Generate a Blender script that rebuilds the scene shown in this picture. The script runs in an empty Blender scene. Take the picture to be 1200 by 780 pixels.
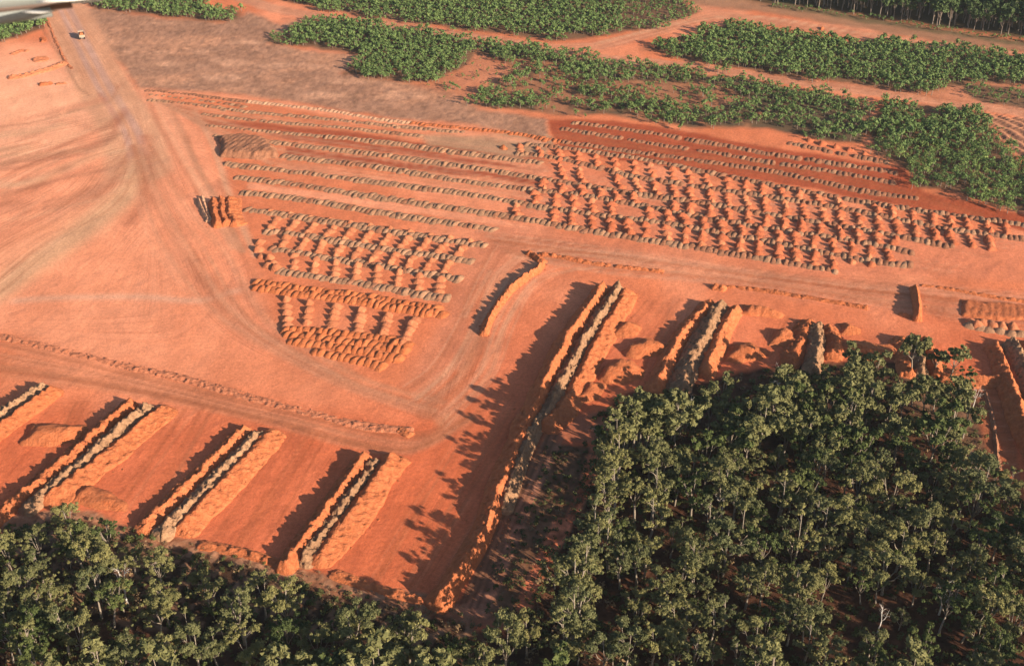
import bpy, math, random
import numpy as np
from mathutils import Vector, Matrix

R = math.radians
random.seed(7)
rng = np.random.default_rng(7)
SC = bpy.context.scene
COL = SC.collection

# ------------------------------------------------------------------ camera
CAMH, PITCH, FPX = 200.0, R(31.0), 1400.0          # metres, down tilt, focal length in photo pixels (1200 wide)
cam = bpy.data.cameras.new('camera')
cam.sensor_width = 36.0
cam.lens = 36.0 * FPX / 1200.0
cam.clip_start = 0.1
cam.clip_end = 20000
cam.dof.use_dof = True
cam.dof.focus_distance = 330
cam.dof.aperture_fstop = 5.6
camo = bpy.data.objects.new('camera', cam)
camo.location = (0, 0, CAMH)
camo.rotation_euler = (math.pi/2 - PITCH, 0, 0)
COL.objects.link(camo)
SC.camera = camo

# ------------------------------------------------------------------ light
SUN_EL, SUN_AZ = R(19.5), math.atan2(1.0, -0.80)      # azimuth clockwise from +Y
SKY_STRENGTH, SUN_STRENGTH, EXPOSURE = 0.07, 5.0, 1.0
HAZE_DENSITY = 0.000045
w = bpy.data.worlds.new('World'); SC.world = w
w.use_nodes = True
wn = w.node_tree.nodes; wn.clear()
sky = wn.new('ShaderNodeTexSky'); sky.sky_type = 'NISHITA'; sky.sun_disc = False
sky.sun_elevation = SUN_EL; sky.sun_rotation = SUN_AZ; sky.air_density = 1.0; sky.dust_density = 1.0
bg = wn.new('ShaderNodeBackground'); bg.inputs[1].default_value = SKY_STRENGTH
wo = wn.new('ShaderNodeOutputWorld')
w.node_tree.links.new(sky.outputs[0], bg.inputs[0]); w.node_tree.links.new(bg.outputs[0], wo.inputs[0])
sd = bpy.data.lights.new('sun', 'SUN'); sd.energy = SUN_STRENGTH; sd.angle = R(0.5); sd.color = (1.0, 0.80, 0.60)
so = bpy.data.objects.new('sun', sd); COL.objects.link(so)
sdir = Vector((math.sin(SUN_AZ)*math.cos(SUN_EL), math.cos(SUN_AZ)*math.cos(SUN_EL), math.sin(SUN_EL)))
so.rotation_euler = sdir.to_track_quat('Z', 'Y').to_euler(); so.location = (200, -100, 300)
SC.view_settings.view_transform = 'Standard'; SC.view_settings.look = 'None'
SC.view_settings.gamma = 1; SC.view_settings.exposure = EXPOSURE; SC.view_settings.use_curve_mapping = False

# ------------------------------------------------------------------ photo pixel <-> world
cp, sp = math.cos(PITCH), math.sin(PITCH)
def G(px, py, z=0.0):
    """point at height z seen at photo pixel px,py (works on arrays)"""
    u = (np.asarray(px, float) - 600.0) / FPX; v = (390.0 - np.asarray(py, float)) / FPX
    dx, dy, dz = u, cp + v*sp, -sp + v*cp
    t = (z - CAMH) / dz
    return np.stack([dx*t, dy*t, np.zeros_like(t) + z], -1)
def P(x, y, z=0.0):
    zc = y*cp - (z-CAMH)*sp; yc = y*sp + (z-CAMH)*cp
    return 600 + FPX*x/zc, 390 - FPX*yc/zc

# ------------------------------------------------------------------ noise
def vnoise(x, y, seed=0):
    xi = np.floor(x).astype(np.int64); yi = np.floor(y).astype(np.int64)
    xf = x - xi; yf = y - yi
    xf = xf*xf*(3-2*xf); yf = yf*yf*(3-2*yf)
    def h(a, b):
        n = (a*374761393 + b*668265263 + seed*1274126177) & 0xffffffff
        n = ((n ^ (n >> 13)) * 1274126177) & 0xffffffff
        return ((n ^ (n >> 16)) & 0xffff) / 65535.0
    a = h(xi, yi); b = h(xi+1, yi); c = h(xi, yi+1); d = h(xi+1, yi+1)
    return (a*(1-xf)+b*xf)*(1-yf) + (c*(1-xf)+d*xf)*yf
def fbm(x, y, seed=0, o=4):
    r = 0; a = .5; t = 0
    for i in range(o):
        r = r + a*vnoise(x*2**i + 17.3*i, y*2**i - 9.1*i, seed+i); t += a; a *= .5
    return r/t
def sstep(a, b, x):
    t = np.clip((x-a)/(b-a), 0, 1); return t*t*(3-2*t)
def inside(X, Y, poly):
    poly = np.asarray(poly, float); r = np.zeros(X.shape, bool); n = len(poly)
    for i in range(n):
        x0, y0 = poly[i]; x1, y1 = poly[(i+1) % n]
        if y0 == y1: continue
        c = ((y0 > Y) != (y1 > Y)) & (X < (x1-x0)*(Y-y0)/(y1-y0) + x0)
        r ^= c
    return r
def segdist(X, Y, pts, closed=False):
    pts = np.asarray(pts, float)[:, :2]; n = len(pts); d = np.full(X.shape, 1e9)
    for i in range(n if closed else n-1):
        x0, y0 = pts[i]; x1, y1 = pts[(i+1) % n]
        vx, vy = x1-x0, y1-y0; L = vx*vx+vy*vy+1e-9
        t = np.clip(((X-x0)*vx+(Y-y0)*vy)/L, 0, 1)
        d = np.minimum(d, np.hypot(X-x0-t*vx, Y-y0-t*vy))
    return d
def smooth_line(pts, n=6):
    """Catmull-Rom through 2D points"""
    p = [np.asarray(q, float) for q in pts]
    if len(p) < 3: return np.array(p)
    p = [2*p[0]-p[1]] + p + [2*p[-1]-p[-2]]; out = []
    for i in range(1, len(p)-2):
        for k in range(n):
            t = k/n
            out.append(.5*((2*p[i]) + (-p[i-1]+p[i+1])*t + (2*p[i-1]-5*p[i]+4*p[i+1]-p[i+2])*t*t + (-p[i-1]+3*p[i]-3*p[i+1]+p[i+2])*t**3))
    out.append(p[-2]); return np.array(out)
def resample(P2, ds):
    P2 = np.asarray(P2, float); s = np.r_[0, np.cumsum(np.hypot(*(np.diff(P2[:, :2], axis=0).T)))]
    n = max(2, int(s[-1]/ds)+1); q = np.linspace(0, s[-1], n)
    return np.stack([np.interp(q, s, P2[:, k]) for k in range(P2.shape[1])], -1), q

# ------------------------------------------------------------------ materials
def mat_new(name):
    m = bpy.data.materials.new(name); m.use_nodes = True
    nt = m.node_tree; b = nt.nodes['Principled BSDF']; b.inputs['Roughness'].default_value = .95
    b.inputs['Specular IOR Level'].default_value = .15
    return m, nt, b
def nd(nt, t, **k):
    n = nt.nodes.new(t)
    for a, v in k.items(): setattr(n, a, v)
    return n
def world_pos(nt, scale=(1, 1, 1)):
    g = nd(nt, 'ShaderNodeNewGeometry')
    mp = nd(nt, 'ShaderNodeMapping'); mp.inputs['Scale'].default_value = scale
    nt.links.new(g.outputs['Position'], mp.inputs[0]); return mp.outputs[0]
def noise(nt, vec, scale, detail=4, rough=.6):
    n = nd(nt, 'ShaderNodeTexNoise'); n.inputs['Scale'].default_value = scale
    n.inputs['Detail'].default_value = detail; n.inputs['Roughness'].default_value = rough
    nt.links.new(vec, n.inputs['Vector']); return n.outputs['Fac']
def ramp(nt, fac, stops):
    r = nd(nt, 'ShaderNodeValToRGB'); e = r.color_ramp.elements
    while len(e) < len(stops): e.new(.5)
    for i, (p, c) in enumerate(stops): e[i].position = p; e[i].color = (*c, 1)
    nt.links.new(fac, r.inputs[0]); return r.outputs[0]
def mix(nt, a, b, fac, mode='MIX'):
    m = nd(nt, 'ShaderNodeMix', data_type='RGBA', blend_type=mode)
    for s, v in ((m.inputs[6], a), (m.inputs[7], b), (m.inputs[0], fac)):
        if isinstance(v, (int, float)): s.default_value = v
        elif isinstance(v, tuple): s.default_value = (*v, 1)
        else: nt.links.new(v, s)
    return m.outputs[2]
def bump(nt, bsdf, h, strength, dist):
    b = nd(nt, 'ShaderNodeBump'); b.inputs['Strength'].default_value = strength; b.inputs['Distance'].default_value = dist
    nt.links.new(h, b.inputs['Height']); nt.links.new(b.outputs[0], bsdf.inputs['Normal'])

def ground_material():
    m, nt, b = mat_new('red_earth')
    at = nd(nt, 'ShaderNodeAttribute', attribute_name='Col')
    v = world_pos(nt)
    n1 = noise(nt, v, .9, 5, .7); n2 = noise(nt, v, .06, 4, .6); n3 = noise(nt, v, 3.2, 3, .8)
    r1 = ramp(nt, n1, [(.3, (.82, .80, .78)), (.7, (1.14, 1.16, 1.18))])
    r2 = ramp(nt, n2, [(.35, (.92, .9, .88)), (.65, (1.07, 1.08, 1.08))])
    r3 = ramp(nt, n3, [(.34, (.84, .82, .80)), (.5, (1, 1, 1)), (.68, (1.10, 1.12, 1.14))])
    c = mix(nt, mix(nt, at.outputs['Color'], r1, 1.0, 'MULTIPLY'), r2, 1.0, 'MULTIPLY')
    c = mix(nt, c, r3, 1.0, 'MULTIPLY')
    # wheel and blade marks: noise drawn out along the direction the machines drove
    fl = nd(nt, 'ShaderNodeAttribute', attribute_name='Flow'); sx = nd(nt, 'ShaderNodeSeparateXYZ'); nt.links.new(fl.outputs['Vector'], sx.inputs[0])
    cb = nd(nt, 'ShaderNodeCombineXYZ'); nt.links.new(mixf(nt, sx.outputs[0], 100.0), cb.inputs[0]); nt.links.new(mixf(nt, sx.outputs[1], 4.0), cb.inputs[1])
    s1 = ramp(nt, noise(nt, cb.outputs[0], 1.15, 4, .75), [(.36, (.76, .66, .62)), (.48, (1, 1, 1)), (.58, (1, 1, 1)), (.70, (1.14, 1.22, 1.28))])
    s2 = ramp(nt, noise(nt, cb.outputs[0], .33, 3, .6), [(.36, (.86, .80, .77)), (.6, (1.06, 1.08, 1.1))])
    gate = ramp(nt, noise(nt, v, .03, 3, .6), [(.38, (.35, .35, .35)), (.6, (1, 1, 1))])
    am = nd(nt, 'ShaderNodeMath', operation='MULTIPLY'); nt.links.new(sx.outputs[2], am.inputs[0]); nt.links.new(gate, am.inputs[1])
    c = mix(nt, c, mix(nt, c, mix(nt, s1, s2, 1.0, 'MULTIPLY'), 1.0, 'MULTIPLY'), am.outputs[0])
    nt.links.new(c, b.inputs['Base Color'])
    bump(nt, b, noise(nt, v, .8, 7, .8), .7, .35)
    return m
def soil(name, lo, hi, scale=.5, bscale=1.3, bs=1.0, bd=.55):
    m, nt, b = mat_new(name); v = world_pos(nt)
    n = noise(nt, v, scale, 5, .7)
    c = ramp(nt, n, [(.32, lo), (.68, hi)])
    oi = nd(nt, 'ShaderNodeObjectInfo')
    c = mix(nt, c, ramp(nt, oi.outputs['Random'], [(0, (.88, .86, .85)), (1, (1.1, 1.1, 1.1))]), 1.0, 'MULTIPLY')
    nt.links.new(c, b.inputs['Base Color'])
    bump(nt, b, noise(nt, v, bscale, 5, .7), bs, bd)
    return m
def leaf(name, a, b_, c_, var=.35):
    m, nt, b = mat_new(name); b.inputs['Roughness'].default_value = .75
    g = nd(nt, 'ShaderNodeNewGeometry'); oi = nd(nt, 'ShaderNodeObjectInfo')
    n = noise(nt, world_pos(nt), .22, 3, .6)
    c = ramp(nt, n, [(.35, a), (.65, b_)])
    c = mix(nt, c, c_, mixf(nt, g.outputs['Random Per Island'], .5))
    c = mix(nt, c, ramp(nt, oi.outputs['Random'], [(0, (1-var, 1-var*.8, 1-var*.6)), (1, (1+var*.7, 1+var*.5, 1+var*.3))]), 1.0, 'MULTIPLY')
    nt.links.new(c, b.inputs['Base Color'])
    return m
def mixf(nt, s, k):
    mm = nd(nt, 'ShaderNodeMath', operation='MULTIPLY'); nt.links.new(s, mm.inputs[0]); mm.inputs[1].default_value = k
    return mm.outputs[0]
def plain(name, c, rough=.5, metal=0, n=.12):
    m, nt, b = mat_new(name); b.inputs['Roughness'].default_value = rough; b.inputs['Metallic'].default_value = metal
    f = noise(nt, world_pos(nt), 3.0)
    nt.links.new(ramp(nt, f, [(.3, tuple(x*(1-n) for x in c)), (.7, tuple(min(1, x*(1+n)) for x in c))]), b.inputs['Base Color'])
    return m
M_GROUND = ground_material()
M_ORANGE = soil('orange_soil', (.46, .135, .052), (.62, .215, .092), .7, 1.5, 1.0, .8)
M_RUBBLE = soil('pale_rubble', (.50, .17, .085), (.66, .27, .15), .8, 2.2)
M_RED = soil('deep_red_soil', (.36, .105, .042), (.50, .165, .07))
M_HEAP = soil('ground_orange_soil', (.41, .14, .066), (.55, .22, .112))
M_HEAPR = soil('reddish_soil', (.37, .105, .048), (.50, .165, .08))
M_ROW = soil('row_topsoil', (.29, .155, .09), (.46, .26, .155), .35)
M_BAND = soil('fresh_red_soil', (.43, .125, .045), (.58, .195, .08))
M_TAN = soil('tan_topsoil', (.27, .15, .083), (.50, .30, .175), .75, 1.7, 1.0, .8)
M_BROWN = soil('brown_topsoil', (.25, .11, .06), (.38, .18, .105), .5)
M_PALE = soil('pale_soil', (.50, .27, .16), (.66, .38, .24))
M_OLIVE = leaf('olive_gum_leaves', (.095, .108, .038), (.165, .168, .066), (.235, .22, .10))
M_DARKLEAF = leaf('dark_gum_leaves', (.05, .075, .022), (.09, .115, .038), (.13, .15, .05))
M_REGROWTH = leaf('green_regrowth_leaves', (.09, .16, .048), (.14, .215, .065), (.20, .25, .085), .35)
M_FARLEAF = leaf('far_forest_leaves', (.05, .085, .035), (.08, .13, .05), (.11, .15, .06), .3)
M_SCRUB = leaf('scrub_leaves', (.035, .055, .016), (.075, .095, .03), (.12, .11, .05))
M_DRY = leaf('dry_shrub_leaves', (.12, .085, .045), (.2, .14, .08), (.24, .17, .1))
M_BARK = plain('pale_bark', (.25, .215, .175), .9, 0, .4)
M_BARKD = plain('grey_bark', (.22, .18, .15), .9, 0, .3)
M_DEAD = plain('bleached_dead_wood', (.62, .59, .54), .85, 0, .2)

# ------------------------------------------------------------------ object helpers
def mesh_np(name, V, F, mats, mi=None, smooth=True):
    """V (n,3), F (m,3|4) or list of such arrays -> mesh"""
    me = bpy.data.meshes.new(name)
    if not isinstance(F, list): F = [F]
    F = [np.asarray(f) for f in F if len(f)]
    nl = sum(f.size for f in F); nf = sum(len(f) for f in F)
    me.vertices.add(len(V)); me.vertices.foreach_set('co', np.asarray(V, np.float32).ravel())
    me.loops.add(nl); me.loops.foreach_set('vertex_index', np.concatenate([f.ravel() for f in F]).astype(np.int32))
    me.polygons.add(nf)
    tot = np.concatenate([np.full(len(f), f.shape[1]) for f in F])
    me.polygons.foreach_set('loop_start', np.r_[0, np.cumsum(tot)[:-1]].astype(np.int32))
    if mi is not None: me.polygons.foreach_set('material_index', np.asarray(mi, np.int32))
    me.polygons.foreach_set('use_smooth', np.full(nf, smooth))
    for m in mats: me.materials.append(m)
    me.update(calc_edges=True); me.validate()
    return me
def link(name, me, parent=None, loc=None, rz=None, sc=None):
    o = bpy.data.objects.new(name, me); COL.objects.link(o)
    if parent: o.parent = parent
    if loc is not None: o.location = tuple(float(a) for a in loc)
    if rz is not None: o.rotation_euler = (0, 0, float(rz))
    if sc is not None: o.scale = tuple(float(a) for a in sc)
    return o
def tag(o, label=None, cat=None, group=None, kind=None):
    if label: o['label'] = label
    if cat: o['category'] = cat
    if group: o['group'] = group
    if kind: o['kind'] = kind
    return o
def ordinal(n):
    return f"{n}{'th' if 10 <= n % 100 <= 20 else {1:'st',2:'nd',3:'rd'}.get(n % 10,'th')}"
class MB:
    def __init__(s): s.V = []; s.Q = []; s.T = []; s.n = 0
    def add(s, V, Q=None, T=None):
        V = np.asarray(V, float)
        if Q is not None: s.Q.append(np.asarray(Q)+s.n)
        if T is not None: s.T.append(np.asarray(T)+s.n)
        s.V.append(V); s.n += len(V)
    def box(s, c, size, rz=0, taper=1.0):
        x, y, z = [a/2 for a in size]; v = []
        for sz in (-1, 1):
            k = taper if sz > 0 else 1
            for sx, sy in ((-1,-1),(1,-1),(1,1),(-1,1)): v.append((sx*x*k, sy*y*k, sz*z))
        v = np.array(v); cz, szn = math.cos(rz), math.sin(rz)
        v = np.stack([v[:,0]*cz-v[:,1]*szn, v[:,0]*szn+v[:,1]*cz, v[:,2]], -1) + np.array(c)
        s.add(v, [(0,3,2,1),(4,5,6,7),(0,1,5,4),(1,2,6,5),(2,3,7,6),(3,0,4,7)])
    def tube(s, pts, rad, n=6, cap=True):
        pts = np.asarray(pts, float); k = len(pts); V = []
        for i in range(k):
            t = pts[min(i+1, k-1)] - pts[max(i-1, 0)]; t /= (np.linalg.norm(t)+1e-9)
            a = np.cross(t, [0, 0, 1.] if abs(t[2]) < .9 else [1., 0, 0]); a /= np.linalg.norm(a); b = np.cross(t, a)
            for j in range(n):
                q = 2*math.pi*j/n; V.append(pts[i] + rad[i]*(a*math.cos(q)+b*math.sin(q)))
        Q = [(i*n+j, i*n+(j+1) % n, (i+1)*n+(j+1) % n, (i+1)*n+j) for i in range(k-1) for j in range(n)]
        T = None
        if cap:
            V += [pts[0], pts[-1]]
            T = [(k*n, (j+1) % n, j) for j in range(n)] + [(k*n+1, (k-1)*n+j, (k-1)*n+(j+1) % n) for j in range(n)]
        s.add(V, Q, T)
    def mesh(s, name, mats, smooth=True):
        F = []
        if s.Q: F.append(np.concatenate(s.Q))
        if s.T: F.append(np.concatenate(s.T))
        return mesh_np(name, np.concatenate(s.V), F, mats, smooth=smooth)
    def build(s, name, m, parent=None, smooth=False): return link(name, s.mesh(name, [m], smooth), parent)

# ================================================================== THE GROUND
STEP = 1.95
pxs = np.arange(-150, 1350.1, STEP); pys = np.arange(-70, 880.1, STEP)
PX, PY = np.meshgrid(pxs, pys)
GP = G(PX, PY); GX, GY = GP[..., 0], GP[..., 1]
nr, nc = PX.shape
# every outline below is a list of photo pixels dropped on to the ground plane
WX = PX + (fbm(GX*.09, GY*.09, 3)-.5)*9; WY = PY + (fbm(GX*.09, GY*.09, 5)-.5)*5
def mask(poly, soft=3.0, wx=None, wy=None):
    X = WX if wx is None else wx; Y = WY if wy is None else wy
    poly = np.asarray(poly, float); r = np.zeros(X.shape)
    b = (X > poly[:,0].min()-soft*3) & (X < poly[:,0].max()+soft*3) & (Y > poly[:,1].min()-soft*3) & (Y < poly[:,1].max()+soft*3)
    x = X[b]; y = Y[b]
    d = segdist(x, y*1.6, poly*np.array([1, 1.6]), True) * np.where(inside(x, y, poly), 1, -1)
    r[b] = sstep(-soft, soft, d); return r
def lin(c): return np.array([((v/255.)**2.2) for v in c])
C = np.zeros(PX.shape+(3,)); 
BASE = np.array((.66, .205, .094)); DEEP = np.array((.37, .078, .032)); PALE = np.array((.84, .35, .20)); FIELD = np.array((.36, .195, .125))
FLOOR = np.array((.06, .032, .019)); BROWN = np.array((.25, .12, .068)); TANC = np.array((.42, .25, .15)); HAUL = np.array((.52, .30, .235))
C[:] = BASE
H = (fbm(GX*.05, GY*.05, 11)-.5)*.7 + (fbm(GX*.35, GY*.35, 12)-.5)*.22
def paint(m, c, a=1.0):
    m = (m*a)[..., None]; C[:] = C*(1-m) + np.asarray(c)*m

ORCHARD_DEEP = [(640,140),(720,141),(800,152),(900,172),(1000,188),(1060,198),(1080,225),(1200,252),(1330,285),(1330,300),(1200,272),(1080,246),(900,212),(780,195),(655,176)]
LEFT_PALE = [(-160,40),(60,50),(110,100),(170,105),(240,150),(270,230),(300,330),(330,400),(420,450),(500,490),(470,500),(300,462),(150,425),(0,388),(-160,360)]
FIELD_P = [(100,8),(180,20),(260,26),(290,14),(330,28),(360,20),(312,50),(360,60),(430,68),(400,85),(480,98),(540,112),(560,128),(640,140),(640,162),(560,147),(450,137),(330,118),(240,107),(165,104),(130,62)]
P_BLOCKS = {   # regrowth blocks: outline, spacing m, size
 'a': [(98,2),(130,-12),(240,-6),(240,8),(281,15),(276,23),(245,25),(180,18),(112,10)],
 'b': [(-150,24),(0,26),(46,17),(50,34),(22,44),(0,50),(-150,56)],
 'c': [(322,-2),(360,-40),(780,-30),(808,8),(822,14),(796,24),(770,33),(700,42),(650,49),(600,42),(500,29),(400,15)],
 'd': [(310,47),(362,24),(420,27),(480,34),(550,46),(560,58),(548,78),(510,94),(480,97),(400,86),(430,67),(372,57),(320,52)],
 'e': [(556,49),(640,57),(700,69),(800,83),(900,97),(1012,119),(1020,140),(1010,168),(960,165),(900,150),(820,150),(720,135),(650,133),(560,124),(548,118),(575,98),(612,92),(590,72),(560,62)],
 'f': [(752,58),(800,52),(830,37),(850,29),(900,35),(950,44),(1000,49),(1060,52),(1200,68),(1340,85),(1340,118),(1200,100),(1130,97),(1105,110),(1090,111),(1000,99),(900,86),(800,69)],
 'g': [(1118,96),(1200,104),(1340,118),(1340,150),(1200,127),(1160,122),(1135,114)],
 'h': [(1035,120),(1075,124),(1082,143),(1103,146),(1102,125),(1150,132),(1165,155),(1200,196),(1340,230),(1340,275),(1200,248),(1160,241),(1120,225),(1072,220),(1068,205),(1050,190),(1022,180),(1020,150)],
}
FAR_FOREST = [(862,-2),(900,-60),(1350,-60),(1350,66),(1200,45),(1100,32),(1000,17),(930,8)]
BELT_EDGE = [(-150,612),(0,622),(20,612),(58,604),(110,608),(150,622),(190,636),(240,645),(300,656),(335,672),(390,690),(450,702),(500,715),(545,728),(590,738),(612,726)]
BELT = BELT_EDGE + [(640,700),(640,900),(-160,900),(-160,640)]
STAND = [(612,726),(640,660),(664,606),(685,570),(700,530),(694,500),(700,486),(735,462),(770,452),(830,448),(870,434),(920,428),(960,424),(1040,424),(1105,430),(1140,446),(1150,470),(1150,500),(1162,540),(1178,575),(1200,592),(1360,600),(1360,900),(600,900)]
SCRUBSTRIP = [(548,722),(636,545),(640,520),(700,524),(705,560),(690,585),(650,650),(612,730)]
EDGE_STRIP = [(-150,600),(0,604),(50,597),(110,600),(165,622),(240,634),(300,648),(340,662),(420,684),(480,694),(545,708),(560,730),(545,760),(-150,720)]
PLOUGH = [(1150,134),(1200,138),(1340,160),(1340,235),(1200,192),(1172,160)]
FAR_GRASS = [(770,-20),(880,-20),(1000,18),(1100,34),(1200,48),(1340,66),(1340,80),(1200,62),(1100,49),(1000,33),(940,22),(870,12),(812,6)]

# broad soil colours
nB = fbm(GX*.03, GY*.012, 21)
paint(sstep(.45, .7, nB), PALE, .45)
paint(sstep(330, 460, PY) * sstep(450, 640, PX), (.60, .143, .060), .8)
paint(sstep(440, 520, PY), (.62, .148, .060), .8)
paint(mask(LEFT_PALE, 14)*np.clip(1.2-(.5*PX+PY)/640., .12, .9), PALE, 1.0)
paint(mask([(560,258),(700,280),(900,315),(1100,335),(1330,350),(1330,385),(1150,378),(900,345),(640,300),(560,340),(540,420),(500,470),(470,450),(520,370)], 12), (.60,.22,.12), .8)
paint(mask([(690,290),(800,303),(900,318),(900,332),(820,322),(720,312)], 8), PALE, .7)
paint(mask([(600,190),(700,200),(900,232),(1100,268),(1350,305),(1350,335),(1100,325),(960,322),(800,292),(590,256)], 8), (.66,.225,.118), .85)
paint(mask(ORCHARD_DEEP, 3), DEEP, .95)
for pl in ([(243,141),(300,144),(420,156),(520,170),(640,184),(640,188),(520,176),(420,163),(300,150),(245,147)],
           [(333,171),(430,184),(530,197),(640,212),(640,217),(530,204),(430,193),(335,181)],
           [(300,150),(420,166),(560,186),(640,200),(560,192),(420,174),(320,160)]):
    paint(mask(pl, 2.5), DEEP, 1.0)
paint(mask([(330,190),(430,203),(560,223),(640,243),(560,233),(430,214),(320,200)], 3), PALE, .5)
paint(mask([(290,214),(430,232),(590,258),(620,268),(590,263),(430,242),(290,222)], 3), PALE, .8)
paint(mask([(495,158),(560,158),(636,152),(650,165),(640,182),(600,186),(560,178),(500,170)], 4), TANC, .9)
paint(mask([(165,104),(240,108),(330,120),(450,140),(640,165),(640,170),(450,146),(330,126),(240,114),(165,110)], 3), PALE, .6)
paint(mask([(1140,440),(1170,438),(1180,470),(1192,530),(1200,600),(1160,580),(1158,520),(1150,470)], 3), (.40,.125,.055), .9)
paint(mask([(1125,352),(1200,358),(1340,370),(1340,392),(1200,378),(1128,374)], 3), DEEP, .55)
# brown dry field with pale scald patches
fm = mask(FIELD_P, 5); fn = fbm(GX*.022, GY*.045, 31); fn2 = fbm(GX*.12, GY*.2, 33)
paint(fm, FIELD, .95)
paint(fm*sstep(.50, .66, fn*.75+fn2*.25), (.50, .25, .15), .85)
for cx, cy, rx, ry in ((191,62,11,3),(197,75,22,3),(235,60,16,2),(150,62,9,2),(190,26,16,2),(290,50,24,3),(272,73,24,5),(262,92,30,5),(340,77,44,4),(410,95,30,4),(470,112,34,5),(380,112,30,5),(560,118,30,4)):
    m = sstep(1.25, .5, np.hypot((WX-cx)/rx, (WY-cy)/ry)); paint(m*fm, (.56,.30,.19), .75)
paint(mask(FAR_GRASS, 4), (.30,.17,.10), .85)
paint(mask([(1040,122),(1110,124),(1105,148),(1082,146),(1075,130)], 4), (.16,.10,.055), .8)
# ground beneath the regrowth
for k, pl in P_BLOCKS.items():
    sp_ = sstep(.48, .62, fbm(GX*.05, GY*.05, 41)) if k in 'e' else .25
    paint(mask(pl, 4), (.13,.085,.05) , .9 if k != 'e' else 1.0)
    if k == 'e': paint(mask(pl, 3)*sp_, (.40,.17,.09), .8)
paint(mask([(560,60),(620,90),(560,125),(545,122),(480,100),(545,80)], 5), (.42,.18,.10), .6)
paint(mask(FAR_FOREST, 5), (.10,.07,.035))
paint(mask([(960,-20),(930,8),(1000,18),(1100,34),(1200,48),(1340,66),(1340,72),(1200,54),(1100,40),(1000,24),(900,8)], 3), (.12,.10,.05), .8)
paint(mask(PLOUGH, 3), (.40,.19,.11), .95)
# forest floor and scrub margins
paint(mask(EDGE_STRIP, 5), (.27,.14,.08), .85)
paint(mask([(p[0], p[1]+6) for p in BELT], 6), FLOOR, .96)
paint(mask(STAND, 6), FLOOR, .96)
paint(mask([(1060,440),(1140,450),(1160,520),(1165,560),(1120,540),(1075,500)], 14), (.22,.12,.07), .7)
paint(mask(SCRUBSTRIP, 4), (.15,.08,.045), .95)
# trench-side bench: firebreak with wheel tracks
BREAK = [(640,505),(655,510),(640,545),(600,640),(566,724),(530,718),(545,690),(590,600),(618,540)]
paint(mask(BREAK, 3), (.24,.115,.065), .95)
paint(mask([(524,700),(612,728),(600,740),(540,726),(480,712)], 5), (.27,.12,.07), .8)
PATH = [(662,606),(650,606),(612,690),(600,735),(614,735),(640,672),(668,622),(706,545),(706,520),(692,524),(676,572)]
paint(mask([(p[0]+5,p[1]) for p in BREAK[1:6]]+[(566,690),(600,610),(622,560)], 2), (.38,.165,.10), .8)
paint(mask(PATH, 2.5, PX, PY), (.52,.16,.08), .95)
paint(mask([(640,490),(720,480),(730,500),(700,520),(640,515)], 6), (.36,.13,.07), .8)

paint(mask([(-150,60),(60,70),(110,115),(120,150),(60,180),(-150,230)], 22), (.86,.45,.28), .55)
paint(mask([(120,200),(160,210),(120,270),(40,320),(-150,400),(-150,300),(0,290)], 22), (.84,.40,.23), .5)
fg = fbm(GX*.7, GY*.7, 88, 3); C *= (1 + (mask(FIELD_P, 4)*(fg-.5)*.9)[..., None])
# roads
def band(pts, wid, soft=.8, c=None, a=1.0, wob=0.0):
    """paint a line of real width (metres) on the ground"""
    W = smooth_line(np.array(pts, float)); L = G(W[:,0], W[:,1])[:, :2]
    pad = wid + soft + 3
    # the axis-aligned box around the line, in world metres
    b = (GX > L[:,0].min()-pad) & (GX < L[:,0].max()+pad) & (GY > L[:,1].min()-pad) & (GY < L[:,1].max()+pad)
    r = np.zeros(PX.shape); 
    if not b.any(): return r
    x = GX[b]; y = GY[b]
    if wob: x = x + (fbm(x*.15, y*.15, 51)-.5)*wob; y = y + (fbm(x*.15, y*.15, 53)-.5)*wob
    d = segdist(x, y, L)
    r[b] = 1 - sstep(wid/2-soft, wid/2+soft, d)
    if c is not None: paint(r, c, a)
    return r
FARROAD = [(-150,-70),(200,-22),(285,-2),(330,12),(450,29),(600,49),(700,68),(800,77),(900,91),(1000,105),(1100,118),(1200,132),(1350,152)]
BRANCH = [(640,56),(700,53),(740,45),(790,30),(830,20),(880,22),(950,33),(1000,40),(1100,55),(1200,66),(1350,84)]
SPUR = [(1085,113),(1108,108),(1130,118)]
r_far = band(FARROAD, 12, 1.5, (.60,.27,.16), .95, 3)
r_br = band(BRANCH, 13, 2.0, (.60,.255,.145), .9, 5)
r_br = np.maximum(r_br, band([(820,10),(850,16),(900,24),(960,30),(1040,44)], 12, 4, (.60,.255,.145), .7, 6))
paint(mask([(1078,112),(1112,100),(1126,100),(1142,118),(1130,124),(1100,120)], 2), (.55,.22,.12), .9)
HAUL_C = [(20,-70),(72,5),(95,50),(118,95),(142,135),(158,165),(162,200)]
r_haul = band(HAUL_C, 27, 3, (.62,.32,.19), .9, 2)
for off, wdt in ((-6.5, 3.0), (6.5, 3.8)):
    band([(HAUL_C[i][0]+off*(.75+i*.1), HAUL_C[i][1]) for i in range(len(HAUL_C))], wdt, 1.0, HAUL, .85)
band([(40,15),(56,45),(75,72),(90,100),(105,112)], 1.0, .6, (.30,.14,.08), .6)
ROAD_LEFT = [(162,190),(150,225),(115,255),(75,285),(35,312),(-10,345),(-150,430)]
band(ROAD_LEFT, 13, 5, (.62,.345,.20), .9)
band([(170,160),(174,185),(172,215),(160,250),(150,262)], 5, 3, (.47,.17,.09), .7)
band([(116,110),(132,132),(136,152),(126,168),(100,180),(60,186),(10,190),(-60,196)], 2.4, 1.2, (.44,.17,.10), .6)
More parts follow.
